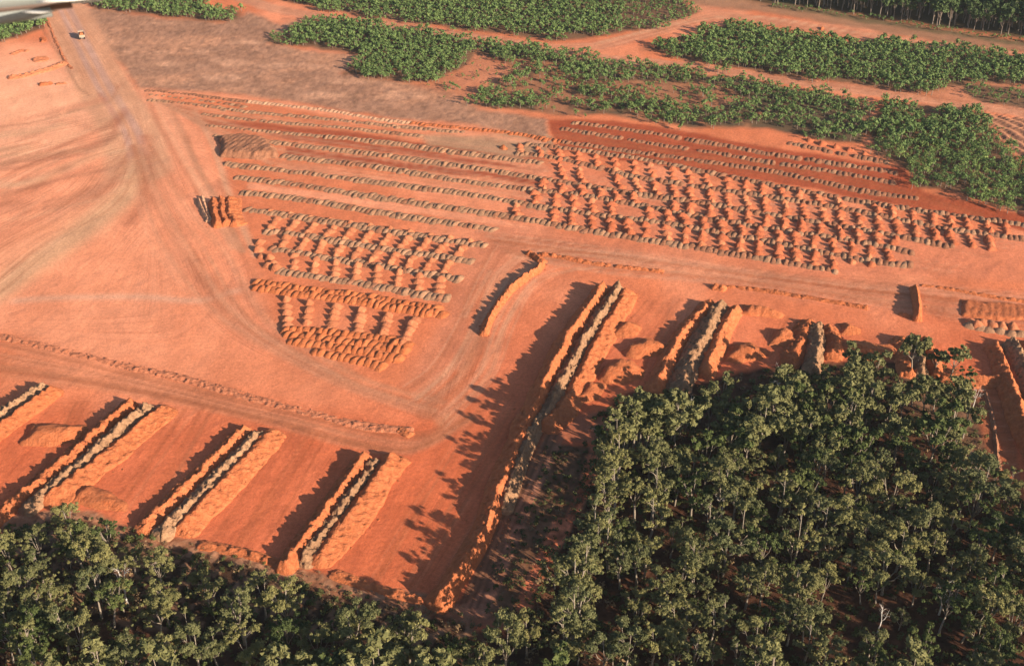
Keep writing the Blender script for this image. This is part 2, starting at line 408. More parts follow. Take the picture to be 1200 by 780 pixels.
band([(20,352),(90,348),(160,347),(230,352),(280,340)], 3.5, 2.5, (.66,.40,.28), .6)
for pts_, wd_ in (([(118,117),(100,122),(50,135),(0,148),(-150,190)], 7), ([(128,165),(90,178),(30,184),(-10,189),(-150,215)], 6), ([(143,213),(90,238),(51,254),(0,277),(-120,330)], 6),
                  ([(100,196),(60,214),(0,241),(-120,300)], 4.5), ([(60,170),(20,176),(-20,180)], 3), ([(207,285),(225,318),(252,340),(278,372),(296,405)], 6), ([(262,300),(300,360),(322,392)], 4)):
    band(pts_, wd_, wd_*.45, (.60,.23,.13), .45, 4)
# families of wheel and scraper tracks between two guide curves
def tracks(A, B, n, seed, wmin=.5, wmax=2.2, amt=.45, cols=None):
    r = np.random.default_rng(seed); A = np.array(A, float); B = np.array(B, float)
    cols = cols or [(.64,.36,.22), (.66,.33,.2), (.42,.15,.075), (.40,.135,.065)]
    for i in range(n):
        t = r.random(); u = np.clip(t + np.cumsum(r.normal(0, .05, len(A))), -.05, 1.05)[:, None]
        Lp = A*(1-u) + B*u
        i0 = r.integers(0, max(1, len(A)-2)); i1 = r.integers(i0+2, len(A)+1) if len(A) > 2 else len(A)
        if r.random() < .55: i0, i1 = 0, len(A)
        wdt = r.uniform(wmin, wmax)
        band(Lp[i0:i1], wdt, wdt*.5, cols[r.integers(len(cols))], amt*r.uniform(.4, 1))
tracks([(140,105),(128,122),(90,136),(40,150),(-20,160),(-140,180)], [(160,200),(140,235),(100,265),(60,290),(0,330),(-140,410)], 26, 1, .8, 5)
tracks([(128,122),(110,128),(70,132),(30,140),(-20,150),(-140,165)], [(150,215),(120,235),(80,250),(30,265),(-10,275),(-140,300)], 16, 2, 1.5, 7, .6, [(.42,.17,.095),(.46,.18,.10),(.64,.37,.22)])
tracks([(150,170),(158,230),(185,300),(250,370),(370,440),(500,490)], [(178,170),(225,235),(285,300),(325,380),(420,440),(520,470)], 34, 3, .6, 3, .28)
tracks([(165,110),(185,150),(210,190),(235,230),(270,290)], [(230,130),(250,170),(262,215),(278,250),(300,300)], 14, 4, .8, 3)
tracks([(-140,372),(0,398),(150,436),(300,474),(430,505),(500,512),(525,485)], [(-140,430),(0,440),(150,460),(300,492),(400,520),(480,530),(560,490)], 30, 5, .6, 3, .45, [(.55,.22,.115),(.40,.13,.058),(.58,.25,.14),(.38,.12,.052)])
tracks([(470,450),(505,425),(540,370),(565,315),(600,280),(700,288)], [(520,500),(575,440),(600,380),(630,330),(700,312),(800,318)], 34, 6, .5, 2.4, .45)
tracks([(560,270),(700,288),(850,312),(1000,330),(1200,345),(1340,362)], [(600,300),(720,320),(850,330),(1000,352),(1200,384),(1340,400)], 34, 7, .5, 2.6, .45, [(.60,.29,.175),(.62,.3,.19),(.40,.13,.06),(.38,.125,.055)])
tracks([(330,26),(450,31),(600,51),(700,69),(900,92),(1100,119),(1340,152)], [(330,8),(450,24),(600,45),(700,63),(900,86),(1100,112),(1340,146)], 12, 8, .6, 2, .5)
tracks([(700,56),(800,31),(880,25),(1000,43),(1200,69)], [(700,48),(800,24),(880,16),(1000,34),(1200,60)], 10, 9, .6, 2.5, .5)
tracks([(180,118),(300,134),(450,150),(640,172)], [(200,126),(320,200),(450,225),(640,262)], 60, 10, .5, 2, .35)
tracks([(650,150),(800,170),(1000,200),(1150,245)], [(650,172),(800,192),(1000,226),(1150,262)], 34, 12, .4, 1.6, .35, [(.44,.14,.06),(.30,.075,.03)])
tracks([(600,240),(800,282),(1000,312),(1100,325)], [(600,180),(800,210),(1000,240),(1200,285)], 40, 13, .4, 1.6, .3)
for (xa, ya, xb, yb, sx) in ((20,590,90,470,1),(110,610,205,478,1),(235,640,335,508,1),(430,680,560,470,1),(470,690,600,480,1),(640,480,760,350,1),(740,440,780,350,1),(890,420,920,370,1)):
    tracks([(xa,ya),((xa+xb)/2,(ya+yb)/2),(xb,yb)], [(xa+70,ya),((xa+xb)/2+62,(ya+yb)/2),(xb+50,yb)], 16, int(xa+xb), .3, 1.3, .35, [(.54,.20,.10),(.38,.11,.045),(.36,.10,.04)])
for i in range(7):                                              # turning loops
    r0 = 14+i*3.2; cx, cy = (492, 497) if i < 4 else (1118, 362); 
    if i >= 4: r0 = 10+(i-4)*6
    an = np.linspace(-1.7, 1.9, 9) if i < 4 else np.linspace(1.4, 4.8, 9)
    band([(cx+r0*math.cos(a)*1.25, cy+r0*math.sin(a)*.62) for a in an], .9, .5, (.40,.13,.06), .5)
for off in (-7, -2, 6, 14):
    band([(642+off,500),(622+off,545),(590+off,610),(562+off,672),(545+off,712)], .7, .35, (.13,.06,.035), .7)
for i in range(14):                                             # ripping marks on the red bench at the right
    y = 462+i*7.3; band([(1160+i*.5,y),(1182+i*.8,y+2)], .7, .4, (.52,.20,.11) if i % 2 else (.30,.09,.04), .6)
# flow field: x = metres across the direction of driving, y = metres along it, z = strength
FV = np.zeros(PX.shape); FU = np.zeros(PX.shape); FA = np.zeros(PX.shape)
def flow(A, B, amt, key, soft=8):
    A2 = smooth_line(A, 5); B2 = smooth_line(B, 5); poly = np.concatenate([A2, B2[::-1]]); m = mask(poly, soft)*amt
    k = (m > .01) & (m >= FA*.8)
    LA = G(A2[:,0], A2[:,1])[:, :2]; LB = G(B2[:,0], B2[:,1])[:, :2]; x = GX[k]; y = GY[k]
    dA = segdist(x, y, LA); dB = segdist(x, y, LB); wdt = np.hypot(*(LA[len(LA)//2]-LB[len(LB)//2]))
    FV[k] = dA/(dA+dB+1e-6)*max(wdt, 8) + key*131.; 
    t = LA[-1]-LA[0]; t = t/np.hypot(*t); FU[k] = (x*t[0]+y*t[1])*.02; FA[k] = np.maximum(m[k], 0)
flow([(110,100),(118,120),(80,134),(30,142),(-20,150),(-150,170)], [(160,196),(150,225),(110,262),(62,295),(0,348),(-150,450)], .9, 1)
flow([(160,205),(150,240),(120,290),(60,330),(0,360),(-150,420)], [(205,290),(240,370),(200,400),(120,400),(0,385),(-150,385)], .6, 2)
flow([(150,170),(158,230),(185,300),(230,380),(370,450),(500,495)], [(200,150),(235,225),(285,300),(322,390),(420,440),(520,470)], .75, 3)
flow([(-150,385),(0,402),(150,436),(300,474),(430,505),(505,515)], [(-150,450),(0,452),(150,462),(300,496),(400,522),(520,560)], .6, 4)
flow([(500,480),(512,430),(545,370),(568,315),(600,284),(700,292),(850,320),(1000,350),(1350,400)], [(560,520),(590,440),(612,370),(645,335),(700,318),(800,330),(900,350),(1000,368),(1350,430)], .6, 5)
flow([(560,262),(700,280),(850,308),(1000,322),(1350,345)], [(560,300),(700,292),(850,322),(1000,345),(1350,385)], .6, 6)
flow([(165,118),(300,132),(450,148),(640,172)], [(215,190),(290,240),(450,262),(600,285)], .5, 7, 5)
flow([(640,140),(800,156),(1000,192),(1200,255),(1350,290)], [(600,160),(700,184),(900,214),(1100,250),(1350,300)], .7, 8, 4)
flow([(600,175),(800,200),(1000,238),(1350,300)], [(590,255),(800,290),(1000,322),(1350,345)], .35, 9, 4)
flow([(200,-30),(330,4),(450,22),(600,41),(800,71),(1000,98),(1350,145)], [(200,-8),(330,20),(450,37),(600,57),(800,86),(1000,113),(1350,160)], .7, 10, 3)
flow([(640,48),(700,44),(790,20),(850,8),(1000,28),(1350,76)], [(640,66),(720,62),(800,40),(850,30),(1000,52),(1350,96)], .7, 11, 3)
flow([(5,-60),(40,8),(70,60),(95,110),(120,150),(140,200)], [(75,-60),(98,10),(135,60),(165,110),(178,160),(178,200)], .6, 12, 5)
for i_, (xa, ya, xb, yb, w1, w2) in enumerate(((-40,560,45,475,62,40),(85,600,195,480,80,70),(235,645,325,510,90,95),(392,675,470,532,110,120),(735,450,775,352,55,45),(880,430,900,370,60,50),(985,430,985,380,90,70),(1100,440,1095,385,70,70))):
    flow([(xa,ya),((xa+xb)/2,(ya+yb)/2),(xb,yb)], [(xa+w1,ya+8),((xa+xb)/2+(w1+w2)/2,(ya+yb)/2+6),(xb+w2,yb+4)], .6, 20+i_, 5)
# fine random streaks everywhere: worked by machines in the same sense
fl = fbm((GX*.5+GY*.25)*.35, (GY*.5-GX*.25)*.06, 61)
C *= (1 + (fl[..., None]-.5)*.22*(1-mask(BELT, 5)[..., None]))
# relief of ploughing and small windrow marks
pl_m = mask(PLOUGH, 2); ph = np.sin((GX*1.0+GY*.35)*1.15 + fbm(GX*.1, GY*.1, 71)*7)
H += pl_m*ph*.5
C *= (1 + (pl_m*ph*.16)[..., None])
trm = np.maximum(mask(STAND, 6), mask(BELT, 6)); H += trm*(fbm(GX*.22, GY*.22, 81)-.5)*1.3
lt = fbm(GX*.5, GY*.5, 82, 3); C *= (1 + (trm*(lt-.5)*1.5)[..., None])
sm = mask(SCRUBSTRIP, 4); C *= (1 + (sm*(lt-.5)*1.3)[..., None])
es = mask(EDGE_STRIP, 5); C *= (1 + (es*(lt-.5)*.7)[..., None]); H += es*(lt-.5)*.5
paint(es*sstep(.5,.62,lt), (.36,.2,.12), .5)
H += mask(FIELD_P, 5)*(fbm(GX*.25, GY*.25, 84)-.5)*.5
C = np.clip(C, .01, .9)
# fade relief at the sheet's rim so that it meets the far ground
ei = np.minimum.outer(np.minimum(np.arange(nr), nr-1-np.arange(nr)), np.full(nc, 10**6)); ej = np.minimum(np.arange(nc), nc-1-np.arange(nc))[None, :]
H *= np.clip(np.minimum(ei, ej)/12., 0, 1)
V = np.stack([GX, GY, H], -1).reshape(-1, 3)
_ty = np.gradient(V.reshape(nr, nc, 3), axis=0); _tx = np.gradient(V.reshape(nr, nc, 3), axis=1)
N = np.cross(_ty, _tx); N *= np.sign(N[..., 2:3]); N /= np.linalg.norm(N, axis=-1, keepdims=True); N = N.reshape(-1, 3)
def gz(x, y):
    """ground height at a world point"""
    px, py = P(x, y); j = int(round((px-pxs[0])/STEP)); i = int(round((py-pys[0])/STEP))
    return float(H[i, j]) if 0 <= i < nr and 0 <= j < nc else 0.0
# split the one sheet into named pieces of the setting, face by face
idx = np.arange(nr*nc).reshape(nr, nc)
Fq = np.stack([idx[1:, :-1], idx[1:, 1:], idx[:-1, 1:], idx[:-1, :-1]], -1).reshape(-1, 4)
cls = np.zeros((nr-1, nc-1), int)
def setc(m, k): cls[(m[:-1, :-1]) > .5] = k
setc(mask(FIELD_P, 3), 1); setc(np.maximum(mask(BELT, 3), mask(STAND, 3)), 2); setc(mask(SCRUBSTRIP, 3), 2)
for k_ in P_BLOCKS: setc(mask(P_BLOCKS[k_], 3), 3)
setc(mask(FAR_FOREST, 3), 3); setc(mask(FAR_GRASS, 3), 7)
setc(mask(PLOUGH, 3), 4); setc(mask(BREAK, 3), 8); setc(mask(PATH, 2), 9); setc(r_br, 6); setc(r_far, 5); setc(r_haul, 10)
names = ['ground', 'dry_field', 'forest_floor', 'regrowth_ground', 'ploughed_field', 'gravel_road', 'side_road', 'grass_verge', 'fire_break', 'red_path', 'haul_road']
Cf = C.reshape(-1, 3); FL = np.stack([FV*.01, FU*.25, FA], -1).reshape(-1, 3)
def flow_attr(me, f):
    a = me.attributes.new('Flow', 'FLOAT_VECTOR', 'POINT'); a.data.foreach_set('vector', f.astype(np.float32).ravel())
def colour_attr(me, col):
    a = me.color_attributes.new('Col', 'FLOAT_COLOR', 'POINT')
    a.data.foreach_set('color', np.c_[col, np.ones(len(col))].astype(np.float32).ravel())
for k, nm in enumerate(names):
    f = Fq[cls.ravel() == k]
    if not len(f): continue
    u, inv = np.unique(f, return_inverse=True)
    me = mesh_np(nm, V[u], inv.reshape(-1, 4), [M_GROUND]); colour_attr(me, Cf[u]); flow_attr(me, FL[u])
    me.normals_split_custom_set_from_vertices(N[u].tolist())
    tag(link(nm, me), kind='structure')
# land out to the horizon
rim = [V[idx[0, 0]], V[idx[0, -1]], V[idx[-1, -1]], V[idx[-1, 0]]]
far = [(-6000, 8000, 0), (6000, 8000, 0), (6000, -4000, 0), (-6000, -4000, 0)]
def rimline(ii): return V[ii]
mb = MB()
for (a, edge, b) in ((far[0], idx[0, :], far[1]), (far[1], idx[:, -1], far[2]), (far[2], idx[-1, ::-1], far[3]), (far[3], idx[::-1, 0], far[0])):
    ed = V[edge][::24].tolist() + [V[edge][-1].tolist()]; n = len(ed)
    out = [(np.array(a)*(1-i/(n-1)) + np.array(b)*(i/(n-1))).tolist() for i in range(n)]
    mb.add(ed+out, [(i, i+1, n+i+1, n+i) for i in range(n-1)])
me = mb.mesh('terrain', [M_GROUND]); colour_attr(me, np.tile([(.34,.15,.08)], (len(me.vertices), 1)))
me.flip_normals() if me.polygons[0].normal.z < 0 else None
tag(link('terrain', me), kind='structure')

# ================================================================== EARTHWORKS
CLODS = []
def ridge_mesh(name, pts_px, h, wl, wr, m, ds=.42, nx=23, lump=.5, spacing=3.2, crest=.35, seed=0, flat=0.0, endw=None):
    """long spoil ridge; pts_px run along the crest as seen in the photo; wl/wr half widths (m) left/right of travel"""
    W = smooth_line(np.array(pts_px, float)); L = G(W[:,0], W[:,1], h)[:, :2]; CLODS.append((L, wl, wr, m, h))
    L, s = resample(L, ds); n = len(L)
    t = np.gradient(L, axis=0); t /= np.linalg.norm(t, axis=1, keepdims=True)+1e-9
    nrm = np.stack([t[:,1], -t[:,0]], -1)                    # right of travel
    endw = endw or (wl+wr)*.5
    e0 = endw*.7; s2 = np.r_[s[0]-e0, s, s[-1]+e0]
    k = int(e0/ds)
    Lf = np.concatenate([L[:1]-t[:1]*np.linspace(e0, ds, k)[:, None], L, L[-1:]+t[-1:]*np.linspace(ds, e0, k)[:, None]])
    nf = np.concatenate([np.repeat(nrm[:1], k, 0), nrm, np.repeat(nrm[-1:], k, 0)])
    sf = np.concatenate([-np.linspace(e0, ds, k), s, s[-1]+np.linspace(ds, e0, k)])
    endd = np.maximum(np.maximum(-sf, sf-s[-1]), 0)/e0
    fw = .82 + .4*fbm(sf*.13, sf*0+seed, seed+31)
    a = np.linspace(-1, 1, nx); off = np.where(a < 0, a*wl, a*wr)
    X = Lf[:, None, 0] + nf[:, None, 0]*(off[None]*fw[:, None]); Y = Lf[:, None, 1] + nf[:, None, 1]*(off[None]*fw[:, None])
    ph = sf/spacing + (fbm(sf*.2+seed, sf*0+.5, seed)-.5)*1.6
    lob = (1-np.abs(np.sin(ph*math.pi))**.8)                 # truck-load lobes
    hh = h*(1 - crest*(lob*1.0*vnoise(sf*.4, sf*0+seed, seed+41)) - crest*.9*(fbm(sf*.6+seed, sf*0, seed+3, 3)-.4)) * (.82+.36*fbm(sf*.05, sf*0+seed, seed+5, 2))
    wob = (fbm(sf*.22, sf*0+3, seed+7)-.5)*.5
    r = np.sqrt(np.clip(np.abs(a[None]+wob[:, None]*(1-np.abs(a[None])))**2 + endd[:, None]**2, 0, 4))
    prof = np.clip((1-r)/(1-flat), 0, 1) if flat else np.clip(1-r, 0, 1)
    prof = prof*.85 + .15*prof**.5*(prof > 0)
    Z = hh[:, None]*prof
    Z += (fbm(X*.9, Y*.9, seed+9, 4)-.5)*lump*np.minimum(1, prof*5)*1.8
    Z += (fbm(X*1.5, Y*1.5, seed+19, 2)-.5)*lump*1.1*np.minimum(1, prof*4)
    Z = np.where(prof <= .001, -.6, Z)
    Vv = np.stack([X, Y, Z], -1).reshape(-1, 3); nn = len(Lf)
    ii = np.arange(nn*nx).reshape(nn, nx)
    F = np.stack([ii[:-1, :-1], ii[:-1, 1:], ii[1:, 1:], ii[1:, :-1]], -1).reshape(-1, 4)
    base = L[n//2]
    Vv[:, 0] -= base[0]; Vv[:, 1] -= base[1]
    me = mesh_np(name, Vv, F, [m])
    if me.polygons[0].normal.z < 0: me.flip_normals()
    return me, base
def windrow(name, label, parts, cat='spoil heap', group=None):
    """thing made of side-by-side ridges"""
    root = None
    for i, pr in enumerate(parts):
        lab = pr.pop('plabel', None)
        me, b = ridge_mesh('ridge', seed=hash_(name+str(i)+label), **pr)
        if len(parts) == 1:
            o = link(name, me, loc=(b[0], b[1], 0)); return tag(o, label, cat, group)
        if root is None:
            root = link(name, None, loc=(b[0], b[1], 0)); tag(root, label, cat, group); b0 = b
        o = link('ridge', me, root, loc=(b[0]-b0[0], b[1]-b0[1], 0))
        if lab: o['label'] = lab
    return root
def hash_(s):
    h = 7
    for c in s: h = (h*31 + ord(c)) % 9973
    return h
GT = 'triple spoil stockpiles of the pit floor'
def triple(label, left, centre, right, h=3.3, hc=3.2, hr=3.1, wl=4.6, foot=8.5, tan=True, cw=3.9):
    parts = []
    if left: parts.append(dict(pts_px=left, h=h*.84, wl=wl*.85, wr=2.4, m=M_ORANGE, crest=.2, lump=.95, spacing=4.1, plabel='jagged orange outer ridge'))
    if centre: parts.append(dict(pts_px=centre, h=hc*.9, wl=cw*1.0, wr=cw*.62, m=M_TAN, crest=.3, lump=1.4, spacing=2.4, plabel='grey tan topsoil ridge'))
    if right: parts.append(dict(pts_px=right, h=hr*.9, wl=3.4, wr=foot*.62, m=M_ORANGE, crest=.22, lump=.7, spacing=3.9, plabel='broad orange ridge with smooth lit slope'))
    windrow('spoil_stockpile', label, parts, 'stockpile', GT)
triple('tan and orange spoil stockpile cut by the left photo edge, highest of the left group', None, [(-90,530),(0,479),(50,448)], [(-90,560),(0,495),(60,451)], foot=6)
triple('longest of the left spoil stockpiles, tan crest between two orange ridges, mound beside it',
       [(-30,622),(5,592),(80,530),(152,467)], [(32,589),(110,524),(172,472)], [(58,577),(130,522),(190,473)])
triple('spoil stockpile second from the right of the lower left group, between the two bare benches',
       [(170,612),(180,600),(235,548),(286,497)], [(190,618),(245,564),(302,503)], [(212,610),(262,560),(316,501)])
triple('shortest stockpile of the lower left group with a narrow tan crest, nearest the tree shadows',
       [(336,655),(377,599),(427,529)], [(358,650),(395,597),(441,535)], [(372,645),(412,597),(458,530)], cw=3.2, h=3.7)
triple('longest spoil stockpile in the middle, running from the road down to the forest corner',
       [(518,694),(559,629),(582,578),(604,521),(628,466),(668,388),(708,329)], [(592,585),(604,550),(622,503),(647,466),(685,395),(726,331)], [(640,490),(664,463),(702,392),(734,336)], h=5.2, hc=4.0, hr=3.6, wl=5.6, foot=7.5)
triple('broad grey crested spoil stockpile just right of centre, ending at the forest corner',
       [(770,448),(797,392),(833,350)], [(800,443),(822,396),(847,351)], [(828,430),(845,388),(862,355)], h=3.4, hc=4.2, hr=3.6, cw=5.0, foot=5)
triple('short grey crested stockpile behind the middle of the forest edge',
       [(930,420),(944,385),(950,374)], [(955,425),(960,398),(960,374)], [(978,410),(980,395),(973,378)], h=2.8, hc=4.2, hr=3.2, wl=6, foot=5)
triple('small three-ridged stockpile half hidden by the trees right of the forest top',
       [(1068,430),(1062,405),(1058,392)], [(1083,430),(1078,402),(1070,391)], [(1100,432),(1094,408),(1085,394)], h=3.4, hc=3.8, hr=3.4, foot=4)
triple('spoil stockpile cut by the right photo edge, casting a wide shadow over the red bench',
       [(1245,640),(1222,540),(1203,490),(1188,446),(1177,418),(1170,398)], [(1235,500),(1212,440),(1200,412),(1188,394)], [(1240,450),(1220,415),(1206,396)], h=4.4, hc=4.2)

def earth(label, pts, h, wl, wr, m=M_ORANGE, name='earth_berm', cat='berm', group=None, **k):
    windrow(name, label, [dict(pts_px=pts, h=h, wl=wl, wr=wr, m=m, **k)], cat, group)
earth('curved orange earth berm with ragged dark shadow, alone in the middle of the site', [(568,384),(573,370),(582,355),(598,334),(618,318),(628,313),(636,304)], 2.5, 2.2, 1.5, crest=.5, lump=.9)
earth('short hooked end of the curved orange berm beside the middle road', [(636,302),(628,296),(620,292)], 1.8, 1.8, 1.8, crest=.5)
earth('thin broken earth berm along the middle road, right of the curved berm', [(633,295),(660,299),(687,305),(723,310),(760,314),(776,316)], .9, 1.6, 1.6, crest=.8, lump=.5)
earth('small dark ended heap starting the broken berm above the broad grey stockpile', [(838,332),(848,334)], 1.6, 2, 2)
earth('thin broken earth berm between the road and the grey crested stockpiles', [(850,334),(900,339),(961,349),(1015,358)], .7, 1.5, 1.5, crest=.9, lump=.5)
earth('lone dark shaded earth bank standing across the right hand flat', [(1077,367),(1077,350),(1073,331)], 2.8, 1.8, 1.5, crest=.2)
earth('low rubble foot at the near end of the lone shaded bank', [(1056,365),(1066,368),(1078,369)], .9, 1.4, 1.4, crest=.6)
earth('dotted low berm running from the lone shaded bank to the right photo edge', [(1080,332),(1120,338),(1160,345),(1200,351),(1300,364)], .7, 1.3, 1.3, crest=.9, spacing=4)
earth('long crumbled pale berm above the left road, from photo edge to turning loop', [(-60,384),(0,393),(50,404),(95,415),(150,428),(200,438),(250,452),(300,466),(350,479),(400,492),(440,499),(480,503)], .5, 2.0, 2.0, M_RUBBLE, crest=.35, lump=.5, spacing=5.3)
earth('small rough knob at the turning loop end of the pale berm', [(470,500),(480,506)], 1.0, 1.6, 1.6)
earth('orange bench of soil behind the trees at the right edge of the forest', [(1105,437),(1140,440),(1172,440)], 2.0, 3, 4, crest=.1)
earth('curved bank across the bare ground at the top left, below the small wood', [(11,88),(25,86),(45,81),(60,77),(74,71)], 1.5, 1.6, 3, M_HEAP, crest=.5)
earth('small pale oval mound left of the haul road, above the curved bank', [(42,67),(52,66)], 1.4, 2.4, 4, M_HEAP, crest=.1)
earth('low scuffed mound below the curved bank at top left', [(48,96),(58,95)], 1.3, 2, 3, M_RED)
earth('low red rib beside the scuffed mound at top left', [(66,97),(76,96)], .7, 1.5, 2, M_HEAP)
earth('low rib between the small wood and the oval mound at top left', [(14,62),(24,58),(32,58)], .7, 1.5, 2, M_HEAP)
earth('small ring heap just below the corner of the top left wood', [(50,47),(50,43)], .9, 2, 2, M_RED)
earth('thin ridge of soil edging the left side of the haul road', [(54,20),(62,40),(70,58),(76,70),(84,80)], .45, 1.0, 1.0, M_HEAP, crest=.4)
for i, (pts, w_) in enumerate(([[(244,256),(236,240),(232,230)], 1.3], [[(247,255),(240,240),(236,228)], 1.2])):
    earth('thin upright rib of soil left of the three banked ridges, ' + ('outer one' if i == 0 else 'inner one'), pts, 1.5, w_, w_, M_PALE, crest=.1, group='soil ribs')
for i, x0 in enumerate((249.5, 258.5, 267.5)):
    earth(('left', 'middle', 'right')[i] + ' one of the three steep orange ridges beside the left pile field',
          [(x0+4+i*1.5,257),(x0+1,245),(x0,229)], 3.0 if i == 0 else 2.4, 2.4, 3.2 + (i == 2)*1.8, M_ORANGE, crest=.3, spacing=3.5, group='three orange ridges')

def mound(name, label, poly, h, slope, m, cat='mound', res=.7, rough=.5, groove=0.0, group=None):
    pw = G(np.array(poly, float)[:, 0], np.array(poly, float)[:, 1])[:, :2]
    x0, y0 = pw.min(0)-1; x1, y1 = pw.max(0)+1
    X, Y = np.meshgrid(np.arange(x0, x1, res), np.arange(y0, y1, res)); sd_ = hash_(label)
    X2 = X + (fbm(X*.25, Y*.25, sd_)-.5)*3; Y2 = Y + (fbm(X*.25, Y*.25, sd_+1)-.5)*3
    ins = inside(X2, Y2, pw); d = segdist(X2, Y2, pw, True)*np.where(ins, 1, -1)
    Z = np.minimum(h, d*slope); Z = np.where(d > 0, Z*(.75+.5*fbm(X*.3, Y*.3, sd_+2)) + (fbm(X*.8, Y*.8, sd_+3)-.5)*rough*np.minimum(1, d), -.4)
    if groove: Z += np.where(d > .6, np.abs(np.sin((X-Y*.35)*1.3 + fbm(X*.15, Y*.15, sd_)*3))*groove, 0)
    ii = np.arange(X.size).reshape(X.shape); F = np.stack([ii[:-1, :-1], ii[:-1, 1:], ii[1:, 1:], ii[1:, :-1]], -1).reshape(-1, 4)
    F = F[(d.ravel()[F] > -.8).all(1)]; u, inv = np.unique(F, return_inverse=True)
    c = pw.mean(0); VV = np.stack([X, Y, Z], -1).reshape(-1, 3)[u]-np.array([c[0], c[1], 0])
    return tag(link(name, mesh_np(name, VV, inv.reshape(-1, 4), [m]), loc=(c[0], c[1], 0)), label, cat, group)
mound('soil_mound', 'wide flat brown heap with grooved top, left end of the upper pile rows', [(256,161),(300,161),(314,165),(330,185),(300,187),(258,184)], 2.2, .9, M_BROWN, rough=.4, groove=.4)
mound('soil_mound', 'orange mound with furrowed face beside the longest left stockpile', [(22,516),(36,496),(60,496),(104,497),(100,508),(90,520),(60,524),(25,524)], 2.6, .6, M_ORANGE)
mound('soil_mound', 'rounded orange mound right of the longest middle stockpile', [(718,388),(724,378),(742,377),(753,384),(750,393),(735,396),(718,394)], 2.2, .6, M_ORANGE)
mound('soil_mound', 'lumpy orange mound between the two middle stockpiles, upper one', [(728,412),(742,400),(760,398),(785,404),(788,412),(776,418),(735,420)], 2.6, .7, M_ORANGE, rough=1.2)
mound('soil_mound', 'lumpy orange mound between the two middle stockpiles, lower one nearer the trees', [(700,446),(708,426),(722,422),(742,424),(756,434),(752,443),(735,450),(712,450)], 3.0, .7, M_ORANGE, rough=1.4)
mound('soil_mound', 'ragged heap leaning on the right foot of the broad grey stockpile', [(846,414),(856,402),(880,402),(898,410),(895,420),(860,426),(846,424)], 2.4, .6, M_ORANGE, rough=1.2)
mound('soil_mound', 'long low furrowed heap behind the broad grey stockpile foot', [(868,357),(895,359),(922,368),(918,374),(890,373),(868,372)], 1.6, .6, M_ORANGE, groove=.4)
mound('soil_mound', 'pair of bright lumpy orange heaps left of the short grey crested stockpile', [(901,397),(908,387),(925,386),(936,392),(935,402),(918,408),(900,405)], 2.6, .7, M_ORANGE, rough=1.6)
mound('soil_mound', 'smooth sloping orange heap right of the short grey crested stockpile', [(982,380),(992,378),(1012,386),(1008,392),(985,393)], 2.0, .6, M_ORANGE)
mound('soil_mound', 'low orange bench between the short grey stockpile and the tree-hidden one', [(985,402),(1000,400),(1040,405),(1060,412),(1050,422),(1000,414),(985,410)], 1.8, .8, M_ORANGE)
mound('soil_mound', 'low churned orange mound at the near end of the longest left stockpile', [(80,578),(95,568),(118,572),(140,580),(152,588),(148,600),(100,596),(78,590)], 1.5, .5, M_ORANGE, rough=1.0)
mound('soil_mound', 'churned orange ground below the grey crested stockpile at the forest top', [(660,470),(690,445),(715,450),(700,468),(672,480)], 1.6, .5, M_ORANGE, rough=1.4)
mound('soil_mound', 'raised tilled patch with ribbed surface near the right photo edge', [(1126,352),(1200,358),(1300,370),(1300,388),(1200,376),(1128,372)], .6, .5, M_RED, groove=.3)
mound('soil_mound', 'small rough heap on the branch road before the far regrowth block', [(1027,49),(1031,45),(1036,46),(1038,50),(1032,52)], 3.2, 1.2, M_RED, rough=.8)
mound('soil_mound', 'little dark shaded heap on the branch road, further left', [(959,34),(962,32),(965,33),(965,35),(961,36)], 2.0, 1.0, M_RED)
mound('soil_mound', 'lone small orange heap on the tan patch between the pile fields', [(584,174),(590,171),(596,173),(594,176),(588,176)], 1.8, 1.0, M_ORANGE)
earth('long straight line of pushed soil along the forest side of the red bench', [(1172,552),(1168,520),(1164,490),(1156,459)], .8, .9, .9, M_BROWN, crest=.3)
earth('orange scrape ridge along the foot of the bench between the left stockpiles and the trees', [(236,634),(270,640),(310,650),(336,662)], 1.0, 1.6, 2.0)
earth('orange toe bank below the empty tree-shadowed bench', [(392,668),(430,682),(480,696),(515,705)], .9, 1.6, 2.0, crest=.7)

# ------------------------------------------------------------------ tipped truck-load piles
def pile_mesh(name, lx, ly, h, m, seed, nx=7, ny=8, sharp=1.0, tail=1.0):
    """tipped load: local x across, y along its crest"""
    u = np.linspace(-1, 1, nx); v = np.linspace(-1, 1, ny); U, Vv = np.meshgrid(u, v)
    r = np.sqrt(U**2 + np.clip(np.abs(Vv)*1.15-.15, 0, 2)**2*1.0 + .05)
    Z = h*np.clip(1-r, 0, 1)**sharp
    X = np.where(U > 0, U*lx/2*tail, U*lx/2); Y = Vv*ly/2
    Z = np.where(r < 1, Z*(.7+.6*vnoise(X*1.1+seed*7, Y*1.1, seed)) + (vnoise(X*2+seed, Y*2, seed+5)-.5)*.25*(1-r), -.25)
    X = X + (vnoise(Y*.9, X*.9+seed, seed+8)-.5)*.5
    ii = np.arange(X.size).reshape(X.shape); F = np.stack([ii[:-1, :-1], ii[:-1, 1:], ii[1:, 1:], ii[1:, :-1]], -1).reshape(-1, 4)
    return np.stack([X, Y, Z], -1).reshape(-1, 3), F, m, name
ROWP = {}
for key, m in (('tan', M_ROW), ('brown', M_BROWN), ('orange', M_ORANGE), ('pale', M_PALE)):
    ROWP[key] = [pile_mesh('soil_pile', 3.2, 6.4, 1.15, m, 10+s) for s in range(5)]
HEAP = [pile_mesh('orange_heap', 3.4, 5.4, 2.1, M_HEAP, 40+s, 9, 9, .85, 1.35) for s in range(5)]
